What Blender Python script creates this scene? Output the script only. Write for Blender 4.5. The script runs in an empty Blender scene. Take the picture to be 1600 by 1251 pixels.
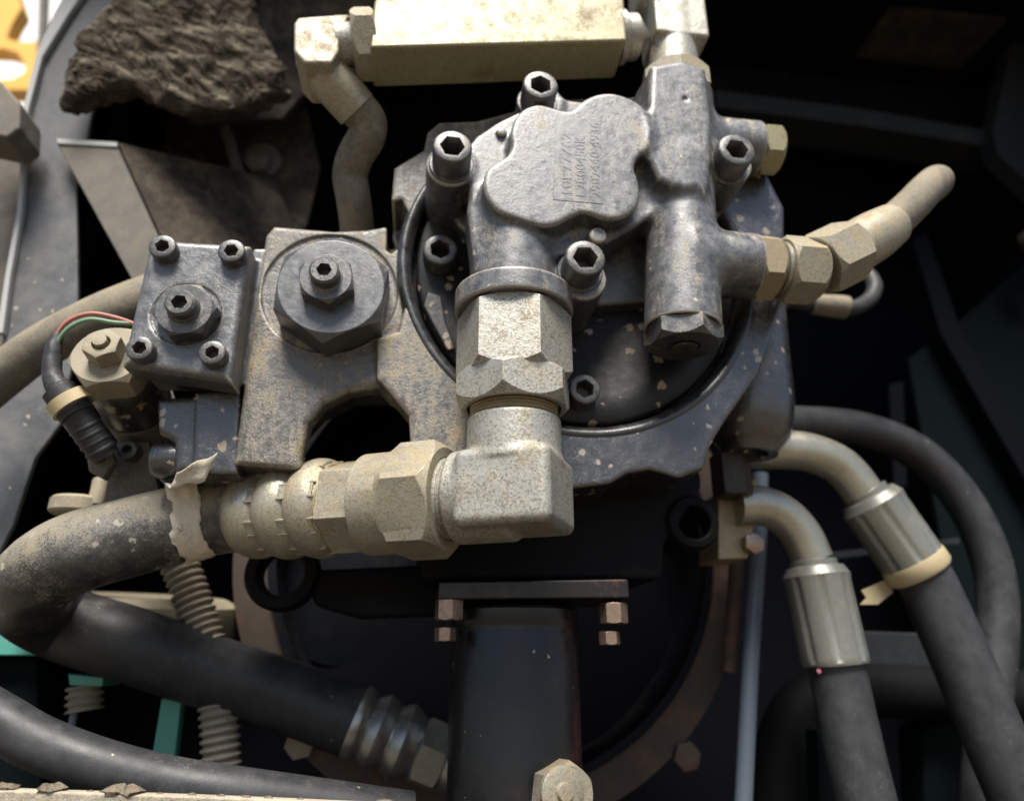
import bpy, bmesh, math, random
import numpy as np
from mathutils import Vector, Matrix
random.seed(4); rng = np.random.default_rng(4)
scene = bpy.context.scene
col = scene.collection
R = math.radians
U = 0.0007                       # metres per drawing unit
# ------------------------------------------------------------------ camera, world, sun, exposure
F = 1100.0; PITCH = R(20.0); YAW = R(7.0)
fh = np.array([math.sin(YAW), math.cos(YAW), 0.0])
UPV = np.array([0, 0, 1.0])
FWD = math.cos(PITCH) * fh + math.sin(PITCH) * UPV
RGT = np.array([math.cos(YAW), -math.sin(YAW), 0.0])
CUP = -math.sin(PITCH) * fh + math.cos(PITCH) * UPV
cam = bpy.data.cameras.new("camera"); camo = bpy.data.objects.new("camera", cam); col.objects.link(camo)
cam.sensor_width = 36; cam.sensor_fit = 'HORIZONTAL'; cam.lens = F / 1600 * 36
cam.clip_start = 0.01; cam.clip_end = 5000
camo.matrix_world = Matrix([[RGT[i], CUP[i], -FWD[i], 0] for i in range(3)] + [[0, 0, 0, 1]])
cam.dof.use_dof = True; cam.dof.focus_distance = 436 * U; cam.dof.aperture_fstop = 5.2
scene.camera = camo
world = bpy.data.worlds.new("World"); scene.world = world; world.use_nodes = True
nt = world.node_tree; bg = nt.nodes["Background"]
sky = nt.nodes.new("ShaderNodeTexSky"); sky.sky_type = 'NISHITA'; sky.sun_disc = False
SUN_EL, SUN_AZ = R(58), R(188)   # azimuth measured from +Y clockwise: the sun stands behind the camera
sky.sun_elevation = SUN_EL; sky.sun_rotation = SUN_AZ; sky.dust_density = 1.2; sky.air_density = 1.0
nt.links.new(sky.outputs[0], bg.inputs[0]); bg.inputs[1].default_value = 0.055
sl = bpy.data.lights.new("sun", 'SUN'); so = bpy.data.objects.new("sun", sl); col.objects.link(so)
sl.energy = 3.7; sl.angle = R(26); sl.color = (1.0, 0.95, 0.87)
sdir = Vector((math.sin(SUN_AZ) * math.cos(SUN_EL), math.cos(SUN_AZ) * math.cos(SUN_EL), math.sin(SUN_EL)))
so.rotation_euler = sdir.to_track_quat('Z', 'Y').to_euler()
scene.view_settings.view_transform = 'Standard'; scene.view_settings.look = 'None'
scene.view_settings.exposure = 1.2; scene.view_settings.gamma = 1.0
scene.cycles.use_denoising = True
scene.cycles.max_bounces = 6

def ray(px, py):
    return FWD + (px - 800) / F * RGT - (py - 625.5) / F * CUP
def P(px, py, D):
    d = ray(px, py); return d * (D / d[1])
def S(px, py, D):
    return D / ray(px, py)[1] / F
def proj(p):
    p = np.asarray(p, float); w = p @ FWD
    return np.array([800 + F * (p @ RGT) / w, 625.5 - F * (p @ CUP) / w])

# ------------------------------------------------------------------ materials
def nd(t, k, **kw):
    n = t.nodes.new(k)
    for a, v in kw.items(): setattr(n, a, v)
    return n
def noise(t, vec, sc, det=4, rough=0.6, dist=0.0):
    n = nd(t, "ShaderNodeTexNoise"); n.inputs['Scale'].default_value = sc / U / 1000 * 1.0
    n.inputs['Detail'].default_value = det; n.inputs['Roughness'].default_value = rough
    n.inputs['Distortion'].default_value = dist
    t.links.new(vec, n.inputs['Vector']); return n.outputs['Fac']
def ramp(t, f, a, b, va=0.0, vb=1.0):
    m = nd(t, "ShaderNodeMapRange"); m.clamp = True
    t.links.new(f, m.inputs['Value'])
    m.inputs['From Min'].default_value = a; m.inputs['From Max'].default_value = b
    m.inputs['To Min'].default_value = va; m.inputs['To Max'].default_value = vb
    return m.outputs[0]
def mth(t, op, a, b=None, clamp=False):
    m = nd(t, "ShaderNodeMath", operation=op); m.use_clamp = clamp
    for i, v in enumerate((a, b)):
        if v is None: continue
        if isinstance(v, (int, float)): m.inputs[i].default_value = v
        else: t.links.new(v, m.inputs[i])
    return m.outputs[0]
def mixc(t, f, a, b):
    m = nd(t, "ShaderNodeMix", data_type='RGBA')
    if isinstance(f, (int, float)): m.inputs[0].default_value = f
    else: t.links.new(f, m.inputs[0])
    for i, v in ((6, a), (7, b)):
        if isinstance(v, tuple): m.inputs[i].default_value = (*v, 1)
        else: t.links.new(v, m.inputs[i])
    return m.outputs[2]
TAN = (0.34, 0.265, 0.15); GREY = (0.27, 0.27, 0.265)
def surf(name, base, dust=TAN, amt=0.3, up=0.25, rough=0.45, metal=0.0, spec=0.5, bump=0.25, bsc=250, edge=0.0, edgec=None,
         film=0.0, filmc=GREY, speck=0.0, speckc=(0.5, 0.36, 0.2), grain=0.0, grainc=(0.12, 0.11, 0.09), big=28, rust=0.0, rustc=(0.12, 0.045, 0.02), coat=0.0, streak=0.0, cav=0.0, width=1.0, many=0.55):
    """paint or metal under dust: base, a grey film painted thinner and darker underneath, tan dust in patches (more where it can settle), specks, wear on edges"""
    m = bpy.data.materials.new(name); m.use_nodes = True; t = m.node_tree
    b = t.nodes["Principled BSDF"]
    tc = nd(t, "ShaderNodeTexCoord"); v = tc.outputs['Object']
    nb = noise(t, v, big, 5, 0.65, 0.3); nm = noise(t, v, big * 4.5, 4, 0.7); nf = noise(t, v, 900, 3, 0.7)
    c = base
    gd = nd(t, "ShaderNodeNewGeometry")
    sx = nd(t, "ShaderNodeSeparateXYZ"); t.links.new(gd.outputs['Normal'], sx.inputs[0])
    if film > 0:
        f = mth(t, 'MULTIPLY', ramp(t, mth(t, 'ADD', mth(t, 'MULTIPLY', nm, 0.7), mth(t, 'MULTIPLY', nf, 0.3)), 0.32, 0.68, 0.1, 1.45), film, True)
        f = mth(t, 'MULTIPLY', f, ramp(t, sx.outputs['Z'], -0.95, 0.05, 0.3, 1.0))   # less dust film underneath, which also paints underside shade into the colour
        c = mixc(t, f, c, filmc)
    if rust > 0:
        c = mixc(t, ramp(t, mth(t, 'ADD', nb, mth(t, 'MULTIPLY', nf, 0.25)), 0.75 - 0.25 * rust, 0.9 - 0.25 * rust, 0, 0.85), c, rustc)
    if grain > 0:
        ng = noise(t, v, 560, 4, 0.8)
        c = mixc(t, ramp(t, mth(t, 'ADD', mth(t, 'MULTIPLY', ng, 0.72), mth(t, 'MULTIPLY', nm, 0.28)), 0.485, 0.575, 0, grain), c, grainc)
    upf = ramp(t, sx.outputs['Z'], -0.3, 1.0, 0, up)
    d = mth(t, 'ADD', mth(t, 'ADD', mth(t, 'ADD', mth(t, 'MULTIPLY', nb, 0.8), 0.1), mth(t, 'MULTIPLY', mth(t, 'SUBTRACT', nm, 0.5), 0.6)), mth(t, 'MULTIPLY', mth(t, 'SUBTRACT', nf, 0.5), 1.1))
    if streak > 0:
        mp = nd(t, "ShaderNodeMapping"); mp.inputs['Scale'].default_value = (1, 1, 0.12); t.links.new(v, mp.inputs[0])
        d = mth(t, 'ADD', d, mth(t, 'MULTIPLY', mth(t, 'SUBTRACT', noise(t, mp.outputs[0], 160, 3, 0.6), 0.5), streak))
    df = ramp(t, mth(t, 'ADD', d, upf), 0.94 - amt * 0.65 - (0.16 + amt * .1) * width, 0.94 - amt * 0.65 + (0.16 + amt * .1) * width, 0, 0.92)
    c = mixc(t, df, c, dust)
    if edge > 0 or cav > 0:
        if edge > 0:
            pf = ramp(t, mth(t, 'ADD', gd.outputs['Pointiness'], mth(t, 'MULTIPLY', mth(t, 'SUBTRACT', nf, 0.5), 0.03)), 0.508, 0.545, 0, edge)
            c = mixc(t, pf, c, edgec or (0.45, 0.40, 0.31))
        if cav > 0:
            c = mixc(t, ramp(t, gd.outputs['Pointiness'], 0.495, 0.45, 0, cav), c, dust)
    if speck > 0:
        vo = nd(t, "ShaderNodeTexVoronoi"); vo.inputs['Scale'].default_value = 95 / U / 1000
        vo.inputs['Randomness'].default_value = 1
        nv = nd(t, "ShaderNodeTexNoise"); nv.inputs['Scale'].default_value = 300 / U / 1000; t.links.new(v, nv.inputs['Vector'])
        wv = nd(t, "ShaderNodeMix", data_type='VECTOR'); wv.inputs[0].default_value = 0.004
        t.links.new(v, wv.inputs[4]); t.links.new(nv.outputs['Color'], wv.inputs[5]); t.links.new(wv.outputs[1], vo.inputs['Vector'])
        wn = nd(t, "ShaderNodeSeparateColor"); t.links.new(vo.outputs['Color'], wn.inputs[0])
        rad = ramp(t, wn.outputs[0], many, 1.0, 0.0, 0.34 * speck)
        sf = mth(t, 'LESS_THAN', vo.outputs['Distance'], rad)
        c = mixc(t, mth(t, 'MULTIPLY', sf, 0.7), c, mixc(t, wn.outputs[1], speckc, (0.42, 0.38, 0.31)))
    if isinstance(c, tuple): b.inputs['Base Color'].default_value = (*c, 1)
    else: t.links.new(c, b.inputs['Base Color'])
    rr = mth(t, 'ADD', mth(t, 'MULTIPLY', df, 0.85 - rough), mth(t, 'ADD', ramp(t, nm, 0.3, 0.7, -0.08, 0.1), rough), True)
    t.links.new(rr, b.inputs['Roughness'])
    if metal > 0:
        t.links.new(mth(t, 'MULTIPLY', mth(t, 'SUBTRACT', 1.0, df), metal), b.inputs['Metallic'])
    b.inputs['Specular IOR Level'].default_value = spec
    b.inputs['Coat Weight'].default_value = coat; b.inputs['Coat Roughness'].default_value = 0.25
    if bump > 0:
        bp = nd(t, "ShaderNodeBump"); bp.inputs['Strength'].default_value = bump; bp.inputs['Distance'].default_value = 1.2 * U
        h = mth(t, 'ADD', noise(t, v, bsc, 4, 0.6), mth(t, 'MULTIPLY', nf, 0.35))
        h = mth(t, 'ADD', h, mth(t, 'MULTIPLY', df, 0.35))
        t.links.new(h, bp.inputs['Height']); t.links.new(bp.outputs[0], b.inputs['Normal'])
    return m

M = {}
M['cast'] = surf("cast_black_paint", (0.02, 0.021, 0.023), TAN, 0.30, 0.22, 0.40, spec=0.8, film=0.42, filmc=(0.20, 0.18, 0.15), bump=0.45, bsc=260, edge=0.7, speck=0.3, streak=0.8)
M['cover'] = surf('blue_black_paint', (0.02, 0.021, 0.024), TAN, 0.14, 0.2, 0.35, spec=1.0, film=0.5, filmc=(0.15, 0.152, 0.16), bump=0.35, bsc=200, edge=0.6, speck=0.2, streak=0.5)
M['casting'] = surf("smooth_black_paint", (0.02, 0.021, 0.024), TAN, 0.17, 0.22, 0.38, spec=0.85, film=0.5, filmc=(0.215, 0.218, 0.225), bump=0.22, bsc=200, edge=0.75, speck=0.45, streak=0.9)
M['disc'] = surf('oily_disc', (0.008, 0.008, 0.009), TAN, 0.06, 0.1, 0.5, spec=0.35, film=0.1, filmc=(0.06, 0.055, 0.05), bump=0.4, bsc=140, speck=1.2, many=0.3, speckc=(0.34, 0.2, 0.09))
M['ringblack'] = surf('ring_black', (0.008, 0.008, 0.009), TAN, 0.06, 0.15, 0.3, spec=0.8, film=0.25, filmc=(0.1, 0.1, 0.1), bump=0.15)
M['wet'] = surf('oily_rough_casting', (0.010, 0.010, 0.011), (0.2, 0.12, 0.07), 0.06, 0.12, 0.27, spec=0.9, film=0.4, filmc=(0.075, 0.062, 0.06), bump=0.7, bsc=110, speck=0.9, coat=0.7)
M['hexblack'] = surf('blackened_hex_plug', (0.018, 0.018, 0.02), TAN, 0.1, 0.2, 0.36, spec=0.9, film=0.45, filmc=(0.13, 0.135, 0.145), bump=0.15, bsc=200)
M['gloss'] = surf("oily_black_paint", (0.008, 0.008, 0.009), TAN, 0.03, 0.08, 0.3, film=0.1, filmc=(0.1,0.1,0.1), bump=0.4, bsc=140, edge=0.1, speck=1.3, many=0.3, speckc=(0.36, 0.2, 0.09), coat=0.4)
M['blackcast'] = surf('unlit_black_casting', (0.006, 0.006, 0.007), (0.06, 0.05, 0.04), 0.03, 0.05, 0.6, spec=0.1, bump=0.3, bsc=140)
M['plain'] = surf('label_paint', (0.02, 0.021, 0.024), TAN, 0.17, 0.22, 0.38, spec=0.85, film=0.5, filmc=(0.215, 0.218, 0.225), bump=0.16, bsc=140, streak=0.9)
M['screw'] = surf("blackened_steel", (0.025, 0.025, 0.026), TAN, 0.2, 0.25, 0.38, 0.2, spec=0.9, film=0.3, filmc=(0.20, 0.20, 0.20), bump=0.15, bsc=300)
M['zinc'] = surf("dusty_zinc", (0.385, 0.375, 0.33), (0.27, 0.20, 0.105), 0.30, 0.12, 0.42, 0.45, grain=0.85, grainc=(0.15, 0.14, 0.115), bump=0.25, bsc=420, big=20)
M['zincdust'] = surf("zinc_under_tan_dust", (0.34, 0.315, 0.25), (0.30, 0.225, 0.115), 0.42, 0.2, 0.45, 0.45, grain=0.6, bump=0.22, bsc=260, big=24)
M['crimp'] = surf('crimped_zinc', (0.40, 0.38, 0.31), (0.32, 0.25, 0.14), 0.34, 0.2, 0.36, 0.6, grain=0.5, bump=0.2, bsc=300, big=22, cav=0.85)
M['yzinc'] = surf("yellow_zinc", (0.27, 0.25, 0.155), (0.17, 0.12, 0.055), 0.3, 0.1, 0.45, 0.3, grain=0.9, grainc=(0.2, 0.17, 0.09), rust=0.12, bump=0.12, bsc=400, big=22)
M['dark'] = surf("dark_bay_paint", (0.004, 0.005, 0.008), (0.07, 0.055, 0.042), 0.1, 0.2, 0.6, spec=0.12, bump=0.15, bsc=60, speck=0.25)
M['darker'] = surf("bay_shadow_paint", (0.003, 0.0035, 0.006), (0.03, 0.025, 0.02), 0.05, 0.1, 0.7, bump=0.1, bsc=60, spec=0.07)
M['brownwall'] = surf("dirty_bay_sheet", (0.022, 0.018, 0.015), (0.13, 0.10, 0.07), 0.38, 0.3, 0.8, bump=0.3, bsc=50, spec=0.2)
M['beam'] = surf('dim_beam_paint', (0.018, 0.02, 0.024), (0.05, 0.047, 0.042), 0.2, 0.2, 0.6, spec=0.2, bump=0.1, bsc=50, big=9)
M['sheet'] = surf("painted_side_sheet", (0.045, 0.047, 0.052), (0.15, 0.13, 0.105), 0.3, 0.2, 0.5, film=0.5, filmc=(0.15, 0.155, 0.165), bump=0.1, bsc=50, speck=0.5, big=9)
M['bracket'] = surf("dusty_bracket_steel", (0.075, 0.07, 0.062), (0.20, 0.17, 0.125), 0.45, 0.3, 0.7, bump=0.15, bsc=80)
M['mud'] = surf("dry_mud", (0.050, 0.041, 0.032), (0.20, 0.165, 0.12), 0.32, 0.5, 0.95, bump=0.8, bsc=120, spec=0.1, cav=0.0)
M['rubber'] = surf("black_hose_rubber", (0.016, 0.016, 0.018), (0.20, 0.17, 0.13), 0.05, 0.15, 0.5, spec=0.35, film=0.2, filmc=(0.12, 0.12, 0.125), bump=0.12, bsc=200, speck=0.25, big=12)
M['rubber_dirty'] = surf("muddy_hose_rubber", (0.012, 0.012, 0.013), (0.235, 0.205, 0.15), 0.46, 0.36, 0.45, film=0.6, filmc=(0.14, 0.138, 0.13), bump=0.35, bsc=150, speck=0.85, many=0.35, width=0.6, big=19, speckc=(0.25, 0.22, 0.165))
M['rubber_tan'] = surf("tan_dust_hose", (0.08, 0.075, 0.065), (0.24, 0.20, 0.135), 0.55, 0.35, 0.7, bump=0.25, bsc=200)
M['pipe'] = surf("plated_pipe", (0.40, 0.38, 0.31), (0.28, 0.23, 0.15), 0.22, 0.1, 0.36, 0.7, grain=0.2, bump=0.06, bsc=120)
M['sleeve'] = surf("plated_sleeve", (0.27, 0.27, 0.24), (0.28, 0.24, 0.16), 0.22, 0.15, 0.42, 0.6, grain=0.25, bump=0.1, bsc=150)
M['chrome'] = surf("bright_plating", (0.34, 0.33, 0.31), TAN, 0.12, 0, 0.36, 0.85, bump=0.05)
M['brass'] = surf("brown_plated_block", (0.30, 0.24, 0.15), TAN, 0.2, 0.1, 0.5, 0.3, grain=0.3, bump=0.15)
M['copper'] = surf("rusty_plated_bolt", (0.30, 0.21, 0.16), (0.2, 0.09, 0.05), 0.3, 0, 0.3, 0.8, bump=0.1)
M['rusty'] = surf("rusty_brown_rim", (0.045, 0.03, 0.021), (0.11, 0.085, 0.06), 0.25, 0.3, 0.7, bump=0.2, bsc=70, rust=0.5, rustc=(0.09, 0.035, 0.018))
M['darkbolt'] = surf('dark_rusty_steel', (0.025, 0.017, 0.013), (0.1, 0.07, 0.05), 0.2, 0.1, 0.5, bump=0.2)
M['maroon'] = surf("dark_primer", (0.010, 0.006, 0.005), (0.06, 0.04, 0.03), 0.1, 0.1, 0.4, bump=0.1, rust=0.3)
M['tubeblack'] = surf("black_tube_paint", (0.007, 0.007, 0.008), (0.4, 0.22, 0.1), 0.02, 0.0, 0.28, spec=0.4, bump=0.08, speck=0.3, rust=0.55, rustc=(0.05, 0.017, 0.017), big=7)  # red-brown patches: overspray, with a brown reflection put into the colour
M['bluerod'] = surf("blue_grey_rod", (0.11, 0.14, 0.18), TAN, 0.1, 0.1, 0.4, bump=0.05)
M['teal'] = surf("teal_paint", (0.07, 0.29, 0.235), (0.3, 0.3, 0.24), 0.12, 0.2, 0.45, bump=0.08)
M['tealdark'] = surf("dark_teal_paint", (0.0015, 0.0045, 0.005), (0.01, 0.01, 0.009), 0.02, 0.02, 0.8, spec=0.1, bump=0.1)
M['conduit'] = surf("dusty_conduit", (0.16, 0.145, 0.12), (0.33, 0.28, 0.2), 0.45, 0.3, 0.7, bump=0.1)
M['tanplate'] = surf("tan_dusty_plate", (0.20, 0.175, 0.13), (0.33, 0.28, 0.19), 0.4, 0.3, 0.6, bump=0.15, bsc=80)
M['paper'] = surf("dirty_paper_tape", (0.60, 0.54, 0.44), (0.40, 0.29, 0.16), 0.24, 0.1, 0.9, width=0.6, big=40, bump=0.7, bsc=180, spec=0.15)
M['cream'] = surf("yellowed_plastic", (0.45, 0.37, 0.22), (0.32, 0.24, 0.12), 0.2, 0.1, 0.45, bump=0.1)
M['wire_red'] = surf("red_wire", (0.36, 0.12, 0.10), TAN, 0.25, 0.2, 0.5, bump=0)
M['wire_green'] = surf("green_wire", (0.12, 0.22, 0.14), TAN, 0.25, 0.2, 0.5, bump=0)
M['pink'] = surf("pink_paint_mark", (0.26, 0.07, 0.10), TAN, 0.3, 0, 0.6, bump=0)
M['yellow'] = surf("yellow_machine_paint", (0.65, 0.36, 0.04), (0.5, 0.36, 0.15), 0.2, 0.1, 0.5, bump=0, big=2)
M['paleedge'] = surf('pale_grey_edge', (0.35, 0.35, 0.34), TAN, 0.1, 0, 0.5, bump=0.1)
M['white'] = surf("white_paint", (0.8, 0.8, 0.78), TAN, 0.05, 0, 0.5, bump=0)
M['soil'] = surf("dry_yard_soil", (0.13, 0.105, 0.075), (0.2, 0.165, 0.12), 0.4, 0, 0.95, bump=0.4, bsc=4, big=0.6, spec=0.1)
M['ledge'] = surf("gritty_ledge", (0.20, 0.18, 0.15), (0.42, 0.36, 0.27), 0.6, 0.3, 0.9, bump=0.6, bsc=200, spec=0.15)

# ------------------------------------------------------------------ object helpers
def tag(o, label=None, cat=None, group=None, kind=None):
    for k, v in (('label', label), ('category', cat), ('group', group), ('kind', kind)):
        if v: o[k] = v
    return o
LOC = {}
def thing(name, label, cat, loc, group=None):
    o = bpy.data.objects.new(name, None); col.objects.link(o); o.empty_display_size = 0.01
    o.location = Vector(loc) * U
    LOC[o.name] = Vector(loc) * U
    return tag(o, label, cat, group)
def wloc(o):
    v = Vector((0, 0, 0))
    while o is not None:
        v = v + o.location; o = o.parent
    return v
def mk(name, verts, faces, mat, parent=None, smooth=True, sharp=38, bevel=0.0, recalc=True):
    """verts in drawing units, world space; origin put at the centroid"""
    verts = np.asarray(verts, float)
    c = (verts.min(0) + verts.max(0)) / 2
    me = bpy.data.meshes.new(name)
    me.from_pydata(((verts - c) * U).tolist(), [], faces)
    if recalc:
        bm = bmesh.new(); bm.from_mesh(me); bmesh.ops.recalc_face_normals(bm, faces=bm.faces); bm.to_mesh(me); bm.free()
    if smooth:
        me.polygons.foreach_set('use_smooth', [True] * len(me.polygons))
        if sharp: me.set_sharp_from_angle(angle=R(sharp))
    me.materials.append(mat)
    o = bpy.data.objects.new(name, me); col.objects.link(o)
    w = Vector(c) * U
    if parent is not None:
        o.parent = parent; w = w - wloc(parent)
    o.location = w
    if bevel > 0:
        b = o.modifiers.new("edge_round", 'BEVEL'); b.width = bevel * U; b.segments = 2; b.limit_method = 'ANGLE'; b.angle_limit = R(32)
        b.use_clamp_overlap = True; b.harden_normals = True
    return o
def merge(*parts):
    V, Fc, n = [], [], 0
    for v, f in parts:
        V.append(np.asarray(v, float)); Fc += [[i + n for i in q] for q in f]; n += len(v)
    return np.concatenate(V), Fc
def nrm(v):
    v = np.asarray(v, float); return v / np.linalg.norm(v)
def frame(axis, ref=None):
    a = nrm(axis)
    r = np.array(ref if ref is not None else ((1, 0, 0) if abs(a[0]) < 0.8 else (0, 0, 1)), float)
    e1 = nrm(r - a * (r @ a)); return a, e1, np.cross(a, e1)
def loft(o, axis, rings, N=48, phase=0.0, ref=None):
    a, e1, e2 = frame(axis, ref); o = np.asarray(o, float)
    th = np.arange(N) * 2 * math.pi / N + phase
    V, Fc, prev = [], [], None
    for r, h in rings:
        if np.isscalar(r) and r == 0:
            V.append((o + a * h)[None]); cur = ('c', sum(map(len, V)) - 1)
        else:
            rr = np.broadcast_to(np.asarray(r, float), (N,)); hh = np.broadcast_to(np.asarray(h, float), (N,))
            s = sum(map(len, V))
            V.append(o + hh[:, None] * a + (rr * np.cos(th))[:, None] * e1 + (rr * np.sin(th))[:, None] * e2); cur = ('r', s)
        if prev:
            for k in range(N):
                k2 = (k + 1) % N
                if prev[0] == 'r' and cur[0] == 'r': Fc.append([prev[1] + k, prev[1] + k2, cur[1] + k2, cur[1] + k])
                elif prev[0] == 'c' and cur[0] == 'r': Fc.append([prev[1], cur[1] + k2, cur[1] + k])
                elif prev[0] == 'r' and cur[0] == 'c': Fc.append([prev[1] + k, prev[1] + k2, cur[1]])
        prev = cur
    return np.concatenate(V), Fc
def hexr(Rc, N=48):
    t = np.arange(N) * 2 * math.pi / N
    return Rc * math.cos(R(30)) / np.cos((t % R(60)) - R(30))
def hexnut(o, axis, Rc, H, hole=0, hd=None, phase=0, c0=0.6, c1=0.6, ref=None, N=48, hexhole=False):
    h = hexr(Rc, N); rc = Rc * math.cos(R(30)) * 0.985
    rings = [(0, 0), (rc, 0), (h, (h - rc) * c0), (h, H - (h - rc) * c1), (rc, H)]
    if hole:
        d = hd if hd else H * 0.6
        hr = hexr(hole, N) if hexhole else hole
        rings += [(hr, H), (hr, H - d), (0, H - d)]
    else: rings += [(0, H)]
    return loft(o, axis, rings, N, phase, ref)
def catmull(pts, n):
    pts = np.asarray(pts, float)
    p = np.vstack([2 * pts[0] - pts[1], pts, 2 * pts[-1] - pts[-2]])
    out = []
    for i in range(1, len(p) - 2):
        for k in range(n):
            u = k / n
            a, b, c, d = p[i - 1], p[i], p[i + 1], p[i + 2]
            out.append(0.5 * (2 * b + (c - a) * u + (2 * a - 5 * b + 4 * c - d) * u * u + (3 * b - a - 3 * c + d) * u ** 3))
    out.append(pts[-1]); return np.array(out)
def tube(pts, r, N=24, n=10, rib=None, caps=True, wob=0.0):
    """r: number or one per control point; rib=(pitch, depth) makes a corrugated hose"""
    pts = np.asarray(pts, float)
    rr = np.broadcast_to(np.asarray(r, float), (len(pts),))
    q = catmull(np.hstack([pts, rr[:, None]]), n); c, rad = q[:, :3], q[:, 3]
    if rib:
        L = np.concatenate([[0], np.cumsum(np.linalg.norm(np.diff(c, axis=0), axis=1))])
        m = int(L[-1] / rib[0] * 6); s = np.linspace(0, L[-1], m)
        c = np.stack([np.interp(s, L, c[:, i]) for i in range(3)], 1)
        rad = np.interp(s, L, rad) + rib[1] * np.sign(np.sin(s / rib[0] * 2 * math.pi)) * np.abs(np.sin(s / rib[0] * 2 * math.pi)) ** 0.6
    T = np.gradient(c, axis=0); T /= np.linalg.norm(T, axis=1)[:, None]
    _, e1, _ = frame(T[0]); V, Fc = [], []
    th = np.arange(N) * 2 * math.pi / N
    for i in range(len(c)):
        e1 = nrm(e1 - T[i] * (e1 @ T[i])); e2 = np.cross(T[i], e1)
        rv = rad[i] * (1 + wob * (rng.random(N) - 0.5))
        V.append(c[i] + (rv * np.cos(th))[:, None] * e1 + (rv * np.sin(th))[:, None] * e2)
        if i:
            a, b = (i - 1) * N, i * N
            Fc += [[a + k, a + (k + 1) % N, b + (k + 1) % N, b + k] for k in range(N)]
    V = np.concatenate(V)
    if caps: Fc += [list(range(N))[::-1], list(range(len(V) - N, len(V)))]
    return V, Fc
def prism(px, D0, D1, D0s=None):
    """outline in photo pixels on the plane at depth D0, extruded straight back to D1"""
    a = np.array([P(x, y, D0) for x, y in px]); b = a.copy(); b[:, 1] = D1
    n = len(a); return np.vstack([a, b]), [list(range(n)), list(range(2 * n - 1, n - 1, -1))] + [[i, (i + 1) % n, n + (i + 1) % n, n + i] for i in range(n)]
def slab(pts, thick):
    """flat polygon of any orientation given a thickness along its normal"""
    a = np.asarray(pts, float); nn = nrm(np.cross(a[1] - a[0], a[2] - a[0])); b = a + nn * thick; n = len(a)
    return np.vstack([a, b]), [list(range(n)), list(range(2 * n - 1, n - 1, -1))] + [[i, (i + 1) % n, n + (i + 1) % n, n + i] for i in range(n)]
def boxv(lo, hi):
    lo, hi = np.asarray(lo, float), np.asarray(hi, float)
    v = [[(lo, hi)[i][0], (lo, hi)[j][1], (lo, hi)[k][2]] for i in (0, 1) for j in (0, 1) for k in (0, 1)]
    return np.array(v), [[0, 1, 3, 2], [4, 6, 7, 5], [0, 4, 5, 1], [2, 3, 7, 6], [0, 2, 6, 4], [1, 5, 7, 3]]

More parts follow.
